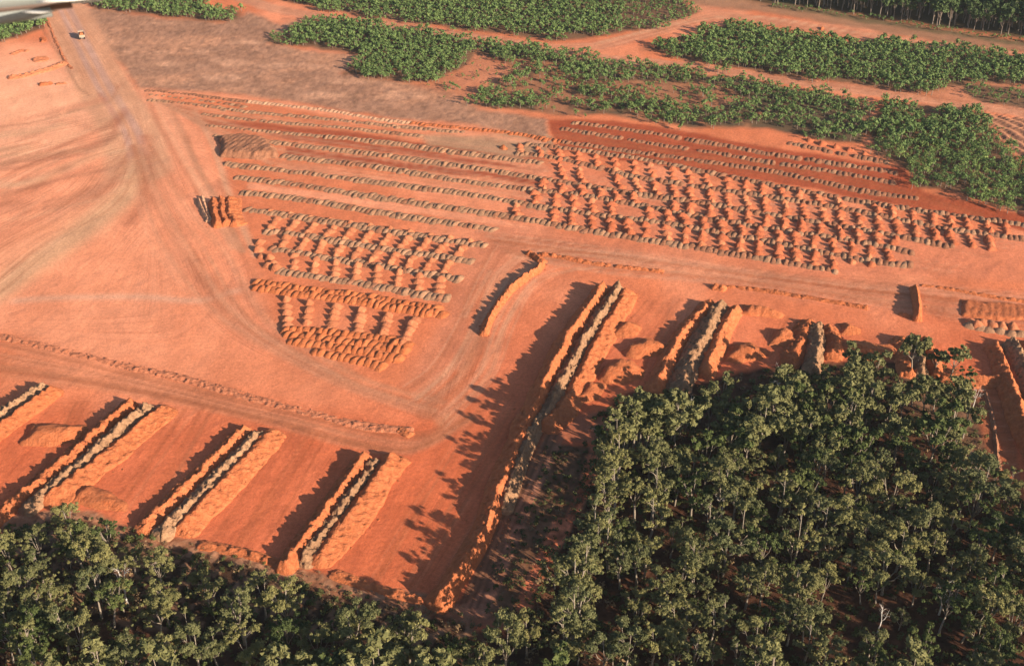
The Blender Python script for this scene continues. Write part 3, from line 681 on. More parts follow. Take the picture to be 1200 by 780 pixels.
HEAPR = [pile_mesh('orange_heap', 3.4, 5.6, 2.3, M_HEAPR, 60+s, 9, 9, .85, 1.7) for s in range(4)]
BIGP = [pile_mesh('orange_pile', 3.7, 6.4, 1.6, M_BAND, 80+s, 8, 8) for s in range(5)]
def mesh_of(var):
    V_, F_, m_, n_ = var
    key = id(var)
    if key not in mesh_of.c: mesh_of.c[key] = mesh_np(n_, V_, F_, [m_])
    return mesh_of.c[key]
mesh_of.c = {}
def join_stuff(name, items, **tg):
    """items: (variant, loc, rz, scale) -> one mesh"""
    if not items: return
    mats = []; VV = []; FF = []; MI = []; n = 0
    for (V_, F_, m_, n_), loc, rz, s in items:
        c, sn = math.cos(rz), math.sin(rz); s = np.asarray(s)
        q = V_*s; VV.append(np.stack([q[:,0]*c-q[:,1]*sn, q[:,0]*sn+q[:,1]*c, q[:,2]], -1)+np.asarray(loc))
        FF.append(F_+n); n += len(V_)
        if m_ not in mats: mats.append(m_)
        MI.append(np.full(len(F_), mats.index(m_)))
    return tag(link(name, mesh_np(name, np.concatenate(VV), np.concatenate(FF), mats, np.concatenate(MI))), kind='stuff', **tg)
# rows of piles: (where, left-to-right polyline, soil, spacing m, skip fraction)
ROWS = [
 ('left field', 'topmost row along the brown field', [(172,106),(240,113),(300,120),(382,129),(454,141),(600,156),(643,164),(700,172),(779,183),(900,200),(1003,222),(1074,233)], 'brown', 2.7, .0),
 ('left field', 'second row, of spaced out small piles', [(177,111),(230,117),(286,124)], 'tan', 4.2, .0),
 ('left field', 'third row from the brown field', [(176,117),(240,124),(300,132),(382,139),(454,147),(541,155)], 'tan', 2.7, .0),
 ('left field', 'fourth row from the brown field', [(238,134),(300,141),(415,151),(492,159)], 'tan', 2.7, .02),
 ('left field', 'long row above the red strip', [(243,147),(300,153),(392,161),(474,170),(600,187),(632,191)], 'tan', 2.7, .0),
 ('left field', 'row starting at the wide flat brown heap', [(252,159),(312,166),(423,179),(530,193),(600,204),(677,216),(754,228),(831,239),(900,251),(1003,268),(1115,288)], 'tan', 2.7, .02),
 ('left field', 'row leaving the right tip of the flat brown heap', [(333,183),(400,191),(464,199),(526,210),(600,220),(703,232),(805,251),(900,267),(1028,287),(1067,296)], 'tan', 2.7, .0),
 ('left field', 'row just below the flat brown heap', [(266,192),(333,200),(444,214),(530,225),(600,236),(677,249),(779,261),(900,283),(1003,303),(1067,311)], 'tan', 2.7, .0),
 ('left field', 'row above the three orange ridges', [(278,208),(345,216),(420,228),(510,241),(600,254),(703,272),(805,288),(900,304),(977,317)], 'tan', 2.7, .0),
 ('left field', 'row ending at the three orange ridges', [(284,226),(350,233),(428,246),(505,258),(577,269)], 'tan', 2.7, .0),
 ('left pile block', 'top row', [(290,246),(350,254),(433,267),(500,278),(567,288)], 'tan', 2.6, .0),
 ('left pile block', 'second row', [(312,271),(370,278),(428,288),(490,297),(551,306)], 'tan', 2.6, .0),
 ('left pile block', 'third row', [(320,291),(370,300),(433,310),(490,319),(538,327)], 'tan', 2.6, .0),
 ('left pile block', 'lowest tan row', [(328,318),(380,326),(428,333),(480,342),(523,349)], 'tan', 2.6, .0),
 ('deep red field', 'row nearest the regrowth trees', [(672,144),(720,150),(779,159),(840,169),(900,180),(960,189),(1028,199),(1050,203)], 'brown', 2.7, .03),
 ('deep red field', 'short row with small heaps', [(926,168),(980,179),(1038,190)], 'brown', 2.8, .05),
 ('deep red field', 'second long row', [(659,151),(720,161),(779,171),(840,180),(900,190),(967,200),(1051,215)], 'brown', 2.7, .03),
 ('right pile block', 'top row', [(618,169),(680,176),(754,187),(830,202),(900,216),(1003,235),(1100,250),(1200,264),(1300,280)], 'tan', 2.7, .03),
 ('right pile block', 'second row', [(606,180),(650,185),(700,196),(744,207),(820,219),(900,230),(1003,247),(1105,267),(1200,280),(1300,296)], 'tan', 2.7, .03),
]
row_items = []
for (fld, rn, pts, key, spc, skip) in ROWS:
    W = smooth_line(np.array(pts, float)); L = G(W[:,0], W[:,1])[:, :2]; L, s = resample(L, spc*.79)
    if L[0, 0] > L[-1, 0]: L = L[::-1]
    r = np.random.default_rng(hash_(rn)); k = 0
    for i, (x, y) in enumerate(L):
        if r.random() < skip: continue
        px, py = P(x, y)
        kk = key
        if rn.startswith('topmost'): kk = 'brown' if px < 290 or px > 660 else ('pale' if px < 480 else 'orange')
        elif r.random() < .12: kk = 'brown' if key == 'tan' else 'tan'
        elif px > 640 and r.random() < .45: kk = 'brown'
        small = .72 if fld == 'left field' and py < 160 else 1.0
        if 'spaced' in rn: small = .62
        k += 1
        f2 = fld if px < 640 or fld != 'left field' else 'right field'
        lab = (f"{'tan' if kk=='tan' else 'brown' if kk=='brown' else 'pale orange'} soil pile, {ordinal(k)} from left, {rn.replace('starting at the wide','at the')}" + ('' if 'field' in rn or 'heap' in rn or 'ridges' in rn else f" of {fld}"))
        row_items.append((px, py, ROWP[kk][r.integers(5)], (x+r.normal(0,.15), y+r.normal(0,.3), -.05), R(-22)+r.normal(0, .13), np.array([r.uniform(.85,1.2), r.uniform(.8,1.15), r.uniform(.6,1.2)])*[1, 1, 1]*[small**.3, small, small], lab))
# orange windrows: several rows of overlapping loads
ORW = [('back row of band below left pile block', [(302,331),(340,337),(380,342),(428,348),(470,355),(510,362)]),
       ('front row of band below left pile block', [(302,337),(340,343),(380,348),(428,354),(470,361),(518,368)]),
       ('orange heap field, back row', [(336,387),(370,388),(410,393),(450,398),(478,403)]),
       ('orange heap field, second row', [(338,393),(372,396),(410,401),(445,405),(474,411)]),
       ('orange heap field, third row', [(342,400),(375,404),(408,409),(440,414),(467,420)]),
       ('orange heap field, front row', [(370,413),(400,418),(428,423),(448,428)])]
big_items = []
for rn, pts in ORW:
    W = smooth_line(np.array(pts, float)); L = G(W[:,0], W[:,1])[:, :2]; L, s = resample(L, 2.1); r = np.random.default_rng(hash_(rn))
    for i, (x, y) in enumerate(L):
        px, py = P(x, y)
        big_items.append((px, py, BIGP[r.integers(5)], (x+r.normal(0,.2), y+r.normal(0,.35), -.05), R(-24)+r.normal(0,.13), np.array([r.uniform(.95,1.2), r.uniform(.9,1.1), r.uniform(.75,1.15)]), f"orange load pile, {ordinal(i+1)} from left, {rn.replace('orange heap field','heap field')}"))
# free-standing heaps between the rows
heap_items = []
def heap(px, py, label, red=False, s=1.0, r=random):
    x, y, _ = G(px, py)
    v = (HEAPR if red else HEAP)
    heap_items.append((px, py, v[r.randrange(len(v))], (x-.5, y, -.05), R(-8)+r.uniform(-.25, .25), np.array([r.uniform(.75,1.2)*s, r.uniform(.7,1.0)*s, r.uniform(.65,1.15)*s]), label))
def yat(pts, x): p = np.array(pts, float); return float(np.interp(x, p[:,0], p[:,1]))
RD = {rn+fld: pts for (fld, rn, pts, *_) in ROWS}
LP = [[(290,246),(433,267),(567,288)], [(312,271),(428,288),(551,306)], [(320,291),(433,310),(538,327)], [(328,318),(428,333),(523,349)]]
for gi, (n, x0, x1, sl) in enumerate(((11, 322, 540, -4), (10, 334, 524, -3), (8, 346, 516, -1))):
    for c in range(n):
        xc = x0 + (x1-x0)*c/(n-1)
        for k in range(3):
            f = (.22, .47, .72)[k] if gi < 2 else (.12,.42,.72)[k]
            x = xc - sl*(1-k); yy = yat(LP[gi], x)*(1-f) + yat(LP[gi+1], x)*f + 1.0
            heap(x+random.uniform(-1,1), yy+random.uniform(-.5,.5), f"orange heap {('top','middle','bottom')[k]} of {ordinal(c+1)} column, {('upper','middle','lower')[gi]} gap of left pile block", s=.95)
for c in range(11):
    x = 318 + 23.4*c; heap(x, yat(LP[0], x)-3, f"small orange heap, {ordinal(c+1)} along the top of the left pile block", s=.75)
for c, (xt, xb, y0, y1, n) in enumerate(((336,338,351,382,5),(364,361,356,378,4),(395,388,360,386,5),(425,420,364,388,5),(455,449,370,392,5),(486,473,375,402,6))):
    for k in range(n):
        heap(xt+(xb-xt)*k/(n-1)+random.uniform(-1,1), y0+(y1-y0)*k/(n-1), f"orange heap, {ordinal(k+1)} down in {ordinal(c+1)} upright line above the orange heap field", s=1.0)
for k, (x, y) in enumerate(((306,284),(304,293),(308,300),(317,303),(321,309),(325,315),(316,312))):
    heap(x, y, f"orange heap, {ordinal(k+1)} down the ragged left end of the left pile block", s=1.1)
RB = [[(618,169),(754,187),(900,216),(1003,235),(1100,250),(1200,264),(1300,280)],
      [(606,180),(744,207),(900,230),(1003,247),(1105,267),(1200,280),(1300,296)],
      [(600,204),(754,228),(900,251),(1003,268),(1115,288),(1200,303)],
      [(600,220),(703,232),(805,251),(900,267),(1028,287),(1067,296)],
      [(600,236),(677,249),(779,261),(900,283),(1003,303),(1067,311)],
      [(600,254),(703,272),(805,288),(900,304),(977,317),(1067,335)]]
for gi, (x0, x1) in enumerate(((612,1200),(658,1190),(636,1060),(628,1055),(606,1062))):
    n = int((x1-x0)/21.8)
    for c in range(n+1):
        xc = x0 + 21.8*c + random.uniform(-1.5, 1.5)
        ks = 3 if gi != 1 else 4
        if random.random() < .04: continue
        for k in range(ks):
            f = .20 + .58*k/(ks-1)
            x = xc + (k-1)*(1.5 if gi < 2 else .5); yy = yat(RB[gi], x)*(1-f)+yat(RB[gi+1], x)*f + .8
            if gi == 4 and xc > 990 and k: continue
            if gi == 2 and xc > 1040 and k > 1: continue
            heap(x+random.uniform(-2,2), yy+random.uniform(-.6,.6), f"heap {ordinal(k+1)} down {ordinal(c+1)} column, {ordinal(gi+1)} gap between rows of right pile block", red=random.random() < .85, s=.95 if gi > 1 else .88)
for k, (x, y) in enumerate(((949,165),(964,169),(980,173),(996,176),(1014,181))):
    heap(x, y, f"red heap, {ordinal(k+1)} from left above the short row of the deep red field", red=True, s=.9)
for k, (x, y) in enumerate(((1139,378),(1152,378),(1164,380),(1176,382),(1188,384),(1146,382))):
    heap(x, y, f"orange heap, {ordinal(k+1)} from left behind the grey rubble near the right photo edge", s=1.2)
for k, (x, y) in enumerate(((1137,382),(1150,385),(1158,387),(1172,388),(1185,391),(1196,391))):
    X_, Y_, _ = G(x, y); row_items.append((x, y, ROWP['tan'][k % 5], (X_, Y_, 0), R(40+k*25), np.array([1.5, .8, 1.2]), f"grey rubble pile, {ordinal(k+1)} from left in the short line near the right photo edge"))
for nm, items, grp, cat, lim in (('soil_pile', row_items, 'piles tipped in long rows', 'soil pile', 300), ('orange_pile', big_items, 'orange loads tipped side by side', 'soil pile', 300), ('orange_heap', heap_items, 'free standing orange heaps', 'heap', 300)):
    items.sort(key=lambda t: (not (-4 < t[0] < 1204), -t[1]))
    for it in items[:lim]:
        tag(link(nm, mesh_of(it[2]), loc=it[3], rz=it[4], sc=it[5]), it[6], cat, grp)
    join_stuff(nm + 's_beyond', [(it[2], it[3], it[4], it[5]) for it in items[lim:]])

# loose clods that rolled off the banks
def clod_mesh(seed, m):
    r = np.random.default_rng(seed); a = np.arange(5)*2*math.pi/5
    lo = np.stack([np.cos(a), np.sin(a), a*0-.3], -1)*r.uniform(.8, 1.2, (5, 1)); hi = np.stack([np.cos(a+.6)*.6, np.sin(a+.6)*.6, a*0+.55], -1)*r.uniform(.8, 1.2, (5, 1))
    F = [(i, (i+1) % 5, 5+(i+1) % 5) for i in range(5)] + [(i, 5+(i+1) % 5, 5+i) for i in range(5)] + [(5, 6, 7), (5, 7, 8), (5, 8, 9)]
    return np.concatenate([lo, hi]), np.array(F), m, 'clod'
rc = np.random.default_rng(99); items = []; cache = {}
for L, wl, wr, m, h in CLODS:
    Lr, q = resample(L, 1.0)
    for x, y in Lr:
        for _ in range(rc.poisson(1.7 if h > 2 else .8)):
            d = (wl+wr)*.5*(.55+abs(rc.normal(0, .5)))*(1 if rc.random() < .5 else -1); e = rc.normal(0, .8)
            if m.name not in cache: cache[m.name] = [clod_mesh(k, M_RED if m is M_TAN else m) for k in range(4)]
            s_ = .12+.32*rc.random()**2.2
            items.append((cache[m.name][rc.integers(4)], (x+d, y+e, .05), rc.uniform(0, 6), (s_, s_*rc.uniform(.7, 1.2), s_*.8)))
join_stuff('loose_clods', items)

# ================================================================== TREES
def leaf_cluster(r, centre, rad, n, size, flat=.75, upb=.15, tri=False):
    """n leaf quads spread over an ellipsoid clump, facing roughly outwards"""
    d = r.normal(size=(n, 3)); d /= np.linalg.norm(d, axis=1, keepdims=True)
    d[:, 2] = np.where(d[:, 2] < -.35, -d[:, 2], d[:, 2])
    lump = .72 + .38*np.sin(d[:,0:1]*5+rad*9)*np.sin(d[:,1:2]*5+rad*4)
    p = centre + d*rad*np.array([1, 1, flat])*(.55+.5*r.random((n, 1))**.5)*lump
    nn = d*1.0 + r.normal(size=(n, 3))*.55; nn[:, 2] += upb; nn /= np.linalg.norm(nn, axis=1, keepdims=True)
    a = np.cross(nn, r.normal(size=(n, 3))); a /= np.linalg.norm(a, axis=1, keepdims=True); b = np.cross(nn, a)
    s = size*(.6+.8*r.random((n, 1))); s2 = s*(.45+.4*r.random((n, 1)))
    if tri: return np.stack([p-a*s*1.25-b*s2*.7, p+a*s*1.25-b*s2*.7, p+b*s2*1.7], 1)
    return np.stack([p-a*s, p-b*s2, p+a*s, p+b*s2], 1)
def make_gum(seed, h=13., spread=3.6, nclump=17, nleaf=120, lsize=.27, low=.42, lean=0., bare=False, limbs=5, tri=False):
    r = np.random.default_rng(seed); wood = MB(); tips = []
    fork = h*r.uniform(low-.05, low+.08)
    top = np.array([r.normal(0, .3)+lean*fork, r.normal(0, .3), fork])
    tr = .020*h
    wood.tube([(0,0,-.5), top*.35+[.08,0,0], top*.7+[-.05,.06,0], top], [tr*1.3, tr, tr*.85, tr*.75], 6)
    for i in range(limbs):
        az = 2*math.pi*(i+r.uniform(-.3,.3))/limbs; out = spread*r.uniform(.35,.75); up = h*r.uniform(.5, .88)
        if i == 0: out *= .3; up = h*.92
        e = np.array([top[0]+math.cos(az)*out, top[1]+math.sin(az)*out, up])
        mid = top*.5+e*.5 + [math.cos(az)*out*.15, math.sin(az)*out*.15, -.3]
        wood.tube([top, mid, e], [tr*.6, tr*.42, tr*.22], 5); tips.append(e)
        for j in range(int(math.ceil((nclump-limbs)/limbs)) + (2 if bare else 0)):
            a2 = az + r.uniform(-1.1, 1.1); o2 = spread*r.uniform(.25, .62); k = r.uniform(.3, .95); s0 = mid*(1-k)+e*k
            e2 = s0 + [math.cos(a2)*o2, math.sin(a2)*o2, r.uniform(-.02, .17)*h]; e2[2] = min(e2[2], h*.99)
            wood.tube([s0, s0*.5+e2*.5+[0,0,.25], e2], [tr*.28, tr*.18, tr*.07], 4); tips.append(e2)
            if bare:
                for q in range(2):
                    e3 = e2 + r.normal(size=3)*[.7,.7,.5]+[0,0,.5]; wood.tube([e2, e3], [tr*.08, tr*.03], 3)
    tm = wood.mesh('trunk', [M_DEAD if bare else M_BARK])
    if bare: return tm, None
    Q = []
    for e in tips:
        rad = (.5+.85*r.random()**1.5)*spread/3.6*(1 if lsize < .3 else 1.15)
        Q.append(leaf_cluster(r, e + [0,0,.2], rad, int(nleaf*rad*rad/.9)+12, lsize, tri=tri))
        if r.random() < .5: Q.append(leaf_cluster(r, e+r.normal(size=3)*[1.0,1.0,.5], rad*.55, int(nleaf*.4), lsize, tri=tri))
    q = np.concatenate(Q)
    return tm, q
def crown_mesh(q, m): return mesh_np('crown', q.reshape(-1, 3), np.arange(q.shape[0]*q.shape[1]).reshape(-1, q.shape[1]), [m])
KIND = []
specs = [  # seed, height, spread, clumps, low fork, limbs, look, leaf material
 (1, 13.5, 3.7, 24, .30, 6, 'round headed', M_OLIVE), (2, 12.5, 4.1, 26, .28, 6, 'broad spreading', M_OLIVE), (3, 14.5, 3.1, 22, .36, 5, 'tall narrow', M_OLIVE),
 (4, 11.0, 3.3, 22, .25, 6, 'short bushy', M_OLIVE), (5, 14.0, 4.4, 22, .36, 5, 'open forked', M_OLIVE), (6, 10.5, 3.0, 16, .35, 5, 'short dark', M_DARKLEAF),
 (7, 12.5, 3.5, 24, .28, 6, 'dense dark', M_DARKLEAF), (8, 15.0, 3.4, 20, .4, 5, 'tall thin topped', M_OLIVE), (9, 9.0, 2.6, 13, .32, 5, 'small leafy', M_DARKLEAF), (10, 13.0, 3.9, 18, .38, 4, 'sparse leaning', M_OLIVE)]
for (sd_, h_, sp2, nc_, lo_, li_, look, ml) in specs:
    tm, q = make_gum(sd_, h_, sp2, int(nc_*1.4), 190, .165, lo_, .12 if sd_ == 10 else 0, False, li_)
    KIND.append((tm, crown_mesh(q, ml), look, q, ml))
def scatter(poly, spacing, seed, jitter=.8, ragged=6.0):
    """jittered world-grid points inside a photo-pixel outline"""
    pw = G(np.array(poly, float)[:,0], np.array(poly, float)[:,1])[:, :2]; r = np.random.default_rng(seed)
    (x0, y0), (x1, y1) = pw.min(0), pw.max(0)
    X, Y = np.meshgrid(np.arange(x0, x1, spacing), np.arange(y0, y1, spacing*.87)); X = X + (np.arange(X.shape[0])[:, None] % 2)*spacing*.5
    X = X + (r.random(X.shape)-.5)*spacing*jitter; Y = Y + (r.random(X.shape)-.5)*spacing*jitter
    k = inside(X+(fbm(X*.12, Y*.12, seed+7, 3)-.5)*ragged, Y+(fbm(X*.12, Y*.12, seed+8, 3)-.5)*ragged*1.6, pw); return np.stack([X[k], Y[k]], -1), r
BELT_T = [(-150,655),(0,665),(25,650),(60,642),(110,646),(150,664),(200,678),(245,690),(300,712),(340,728),(400,748),(450,758),(520,768),(590,772),(616,765),(616,900),(-150,900)]
STAND_T = [(652,800),(680,706),(694,660),(706,625),(718,585),(734,560),(768,530),(806,512),(850,502),(890,490),(930,480),(1040,474),(1090,472),(1120,485),(1132,510),(1140,550),(1155,590),(1190,615),(1350,625),(1350,900),(606,900)]
tl = []
for poly, spc, sd_, area in ((BELT_T, 6.5, 5, 'belt'), (STAND_T, 6.6, 6, 'stand')):
    pts, r = scatter(poly, spc, sd_, .95)
    for x, y in pts:
        px, py = P(x, y)
        if py > 852 or px < -75 or px > 1275: continue
        # clearings where the red floor shows
        gap = fbm(np.array(x*.045), np.array(y*.045), 91)
        if gap < .335 and r.random() < .8: continue
        if area == 'belt' and 150 < px < 210 and 690 < py < 730: continue
        tl.append([x, y, px, py, area, r])
# trees standing alone on the margins
for px, py in ((125,648),(85,632),(190,690),(1068,438),(1075,432),(1112,446),(1130,456),(1096,440),(706,540),(1165,575),(1180,590),(1195,597),(650,690),(240,690),(1020,462),(1000,458),(960,466),(820,496),(845,490)):
    x, y, _ = G(px, py); tl.append([x, y, px, py, 'edge', rng])
def lm(px, py, area):
    """name of the neighbourhood a tree stands in"""
    if area == 'edge' or (area == 'belt' and py < 690 and px < 560): pass
    if px < 0: return 'beyond the left photo edge'
    if py > 790: return 'past the bottom photo edge'
    if px < 130: a = 'below longest left stockpile'
    elif px < 260: a = 'below second left stockpile'
    elif px < 400: a = 'below shortest left stockpile'
    elif px < 540: a = 'below tree-shadowed bench'
    elif px < 650: a = 'by foot of red path'
    elif px < 780: a = 'in forest left side' 
    elif px < 920: a = 'in forest middle'
    elif px < 1060: a = 'in forest right of middle'
    else: a = 'on forest right side'
    return a
kk = [0,1,2,3,4,5,6,7,8,9]; pr = np.array([.14,.13,.11,.10,.11,.08,.10,.09,.07,.07])
TALL = [(736,538,1.25),(750,532,1.2),(744,526,1.2),(764,534,1.15),(706,562,1.2),(712,588,1.2),(716,545,1.2),(728,532,1.25),(716,570,1.2),(706,600,1.3),(700,622,1.15),(690,650,1.25),(676,690,1.2),(664,722,1.25),(664,764,1.2),(700,578,1.05),(712,612,1.2),(694,672,1.2),(682,706,1.3),(668,742,1.1),(740,522,1.2),(650,778,1.2)]
for px, py, s_ in TALL:
    x, y, _ = G(px+6, py); tl.append([x, y, px+6, py, 'tall', s_])
rT = np.random.default_rng(77)
for t in tl:
    x, y, px, py = t[:4]
    p = pr.copy()
    if px > 1050 and py < 600: p[[3,5,6,8]] *= 3
    if py < 520: p[[5,6,8]] *= 2
    t += [int(rT.choice(kk, p=p/p.sum())), rT.uniform(0, 6.28), rT.choice([.45,.7,.88,1.02,1.2], p=[.1,.2,.28,.26,.16])*rT.uniform(.92,1.1)]
    if t[4] == 'edge' and px > 1060: t[8] *= .8
    if t[4] == 'tall': t[6] = (2, 4, 7, 0)[int(px) % 4]; t[8] = t[5]
vis = [t for t in tl if -15 < t[2] < 1215 and t[3] < 815]; rest = [t for t in tl if t not in vis]
vis.sort(key=lambda t: -t[3]); rest += vis[300:]; vis = vis[:300]
# label: look + rank inside its neighbourhood and depth band
from collections import defaultdict
grp = defaultdict(list)
for t in vis:
    band_ = int((t[3]-430)//55); t.append(band_); grp[(lm(t[2], t[3], t[4]), band_)].append(t)
bands = {}
for (a, b), L in grp.items(): bands.setdefault(a, []).append(b)
for (a, b), L in grp.items():
    L.sort(key=lambda t: t[2]); bl = sorted(bands[a], reverse=True); rank = bl.index(b)
    for i, t in enumerate(L): t.append(f"{KIND[t[6]][2]} gum, {ordinal(i+1)} from left, {ordinal(rank+1)} rank up, {a}")
for t in vis:
    x, y = t[0], t[1]; kd = KIND[t[6]]; s = t[8]
    o = link('gum_tree', None, loc=(x, y, gz(x, y)), rz=t[7], sc=(s, s, s*rT.uniform(.92, 1.08)))
    tag(o, t[-1], 'tree', 'gum trees of the near forest')
    link('trunk', kd[0], o); link('crown', kd[1], o)
# the remaining near gums as one body of forest: instances' meshes joined
def joined_trees(name, lst, kinds, thin=1):
    VV = []; FF = []; MI = []; n = 0; mats = []
    for (x, y, k, rz, s) in lst:
        tm, q, ml = kinds[k]; c, sn = math.cos(rz), math.sin(rz)
        tv = np.empty(len(tm.vertices)*3, np.float32); tm.vertices.foreach_get('co', tv); tv = tv.reshape(-1, 3)
        fl_ = [list(p.vertices) for p in tm.polygons if len(p.vertices) == 4]
        for VVV, F_, m_ in ((tv, np.array(fl_), tm.materials[0]), (q.reshape(-1, 3), np.arange(q.shape[0]*q.shape[1]).reshape(-1, q.shape[1]), ml)):
            v = VVV*s; v = np.stack([v[:,0]*c-v[:,1]*sn+x, v[:,0]*sn+v[:,1]*c+y, v[:,2]], -1)
            VV.append(v); FF.append(F_+n); n += len(v)
            if m_ not in mats: mats.append(m_)
            MI.append(np.full(len(F_), mats.index(m_)))
    return link(name, mesh_np(name, np.concatenate(VV), FF, mats, np.concatenate(MI)))
rk = []
for (sd_, h_, sp2, nc_, lo_, li_, look, ml) in specs[:7:2] + [specs[6], specs[5]]:
    tm, q = make_gum(sd_+200, h_, sp2, nc_, 44, .38, lo_, 0, False, li_, True); rk.append((tm, q, ml))
tag(joined_trees('gum_forest_beyond', [(t[0], t[1], t[6] % len(rk), t[7], t[8]) for t in rest], rk), kind='stuff')
# bleached dead trees that stand out
DT = [make_gum(300+i, 11+i, 3.0, 12, 0, 0, .4, 0, True, 4)[0] for i in range(3)]
for i, (px, py, s, lab) in enumerate(((703,534,.95,'bare white dead tree at the forest corner by the red path'), (806,500,.85,'bare white dead trunk inside the top left of the forest'),
        (909,468,.9,'bare pale dead tree at the top edge of the forest, middle'), (1140,478,.7,'bare white dead tree on the right edge of the forest'),
        (26,768,.8,'bare grey dead tree in the bottom left corner'), (1100,720,.8,'white dead tree in the forest near the bottom right'), (845,608,.9,'bare pale branched dead tree in the middle of the forest'),
        (1028,742,.7,'small bare dead tree in the forest near the bottom, right of centre'), (150,708,.9,'bare white forked dead tree below the second left stockpile'))):
    x, y, _ = G(px, py); o = link('dead_tree', None, loc=(x, y, gz(x, y)), rz=i*1.3, sc=(s, s, s)); tag(o, lab, 'tree', 'dead white trees'); link('trunk', DT[i % 3], o)

# ---- regrowth: small bushy trees in blocks
def small_tree(seed, h, w, n, ls, m, ncl=5, tri=False):
    r = np.random.default_rng(seed); Q = []
    for i in range(ncl):
        c = np.array([r.normal(0, w*.24), r.normal(0, w*.24), h*(.45+.42*i/ncl)]); Q.append(leaf_cluster(r, c, w*r.uniform(.28,.42), n//ncl, ls, .9, .45, tri))
    q = np.concatenate(Q)
    mb = MB(); mb.tube([(0,0,-.3),(0.05,0,h*.4),(0,.05,h*.75)], [.09*w*.5,.07*w*.5,.03], 4, False)
    return mb.mesh('trunk', [M_BARKD]), q, m
RG = [small_tree(400+i, 3.5+.45*(i % 3), 2.9+.25*(i % 2), 120, .24, M_REGROWTH) for i in range(6)]
RGF = [small_tree(420+i, 3.5+.45*(i % 3), 2.9+.25*(i % 2), 76, .30, M_REGROWTH, tri=True) for i in range(6)] + [small_tree(430+i, 3.5+.45*(i % 3), 2.9+.25*(i % 2), 40, .42, M_REGROWTH, tri=True) for i in range(6)]
def tall_far(seed):
    tm, q = make_gum(seed, 15, 3.0, 10, 20, .7, .34, 0, False, 4, True); tm.materials[0] = M_BARKD; return tm, q, M_FARLEAF
FT = [tall_far(470+i) for i in range(5)]
rl = []
DENS = {'a': 3.2, 'b': 3.2, 'c': 3.15, 'd': 2.95, 'e': 3.15, 'f': 3.15, 'g': 3.6, 'h': 3.0}
BN = {'a': 'top left strip by the brown field', 'b': 'small wood at the left photo edge', 'c': 'long block at the top middle', 'd': 'hooked block below the gravel road',
      'e': 'thin block above deep red field', 'f': 'block between the two far roads', 'g': 'small block at the road spur', 'h': 'dense block by deep red field'}
for k, pl in P_BLOCKS.items():
    pts, r = scatter(pl, DENS[k], ord(k), .9, 17.0)
    for x, y in pts:
        px, py = P(x, y)
        if px < -90 or px > 1290 or py < -45: continue
        g = fbm(np.array(x*.05), np.array(y*.05), 41); drop = 0; sc = 1.0
        if k == 'e': drop = .06+sstep(.50, .64, g)*.7
        if k == 'e' and px > 830: drop = max(drop, .28)
        if k == 'g': drop = .35; sc = .75
        if k == 'd' and py > 0 and (px-310)/250 < r.random()*.25: sc = .7
        if k in 'cfdh' : drop = .03 + .3*sstep(.62,.72,g)
        if k == 'h' and px < 1035: drop = .3
        if k == 'h' and px > 1160 and py < 190: drop = .6
        if k == 'c' and px > 730: drop = .4; sc = .75
        if r.random() < drop: continue
        s = sc*r.uniform(.55, 1.3)*(1.12 if k in 'hf' else 1)*(1.15 if k == 'b' else 1)
        rl.append((x, y, px, py, k, int(r.integers(len(RG))), r.uniform(0, 6.28), s))
# shrubs sprinkled on the sparse red patch and the field margin
rS = np.random.default_rng(55)
for i in range(170):
    px, py = rS.uniform(500, 620), rS.uniform(68, 128)
    if rS.random() < .5 or py > 118: continue
    x, y, _ = G(px, py); rl.append((x, y, px, py, 'x', int(rS.integers(6)), rS.uniform(0,6.28), rS.uniform(.25,.6)))
for px, py, s in ((533,106,1.1),(529,103,.9),(538,107,.8),(547,124,1.1),(556,122,1.2),(551,118,.9)):
    x, y, _ = G(px, py); rl.append((x, y, px, py, 'x', 1, 0., s))
for px in np.arange(905, 1340, 5.0):                           # verge bushes before the far wood
    py = np.interp(px, [900,1000,1100,1200,1340], [9,20,36,50,69]) + rS.uniform(-3, 2); x, y, _ = G(px, py); rl.append((x, y, px, py, 'x', int(rS.integers(6)), rS.uniform(0,6), rS.uniform(.4,.8)))
inview = sorted([t for t in rl if 0 < t[2] < 1200 and 0 < t[3]], key=lambda t: -t[3])
first = inview[:300]; fs = set(id(t) for t in first)
cm = [crown_mesh(q, m) for (_, q, m) in RG]
byb = defaultdict(list)
for t in first: byb[(t[4], int(t[3]//12))].append(t)
for (k, b), L in sorted(byb.items(), key=lambda z: (z[0][0], -z[0][1])):
    L.sort(key=lambda t: t[2]); rk_ = sorted([bb for (q_, bb) in byb if q_ == k], reverse=True).index(b)
    for i, t in enumerate(L):
        o = link('regrowth_tree', None, loc=(t[0], t[1], gz(t[0], t[1])), rz=t[6], sc=(t[7],)*3)
        where = BN.get(k, 'bare red patch between the wooded blocks')
        tag(o, f"green tree, {ordinal(i+1)} from left, {ordinal(rk_+1)} rank of {where}", 'tree', 'small regrowth trees')
        link('trunk', RG[t[5]][0], o); link('crown', cm[t[5]], o)
tag(joined_trees('regrowth_trees_beyond', [(t[0], t[1], t[5]+(6 if t[3] < 62 else 0), t[6], t[7]) for t in rl if id(t) not in fs], RGF), kind='stuff')
# tall wood at the top right
pts, r = scatter([(p[0], p[1]) for p in FAR_FOREST], 6.2, 12, .9); fl2 = []
for x, y in pts:
    px, py = P(x, y)
    if px < 1290 and py > -32: fl2.append((x, y, int(r.integers(len(FT))), r.uniform(0, 6.28), r.uniform(.75, 1.15)))
tag(joined_trees('far_forest', fl2, FT), kind='stuff')

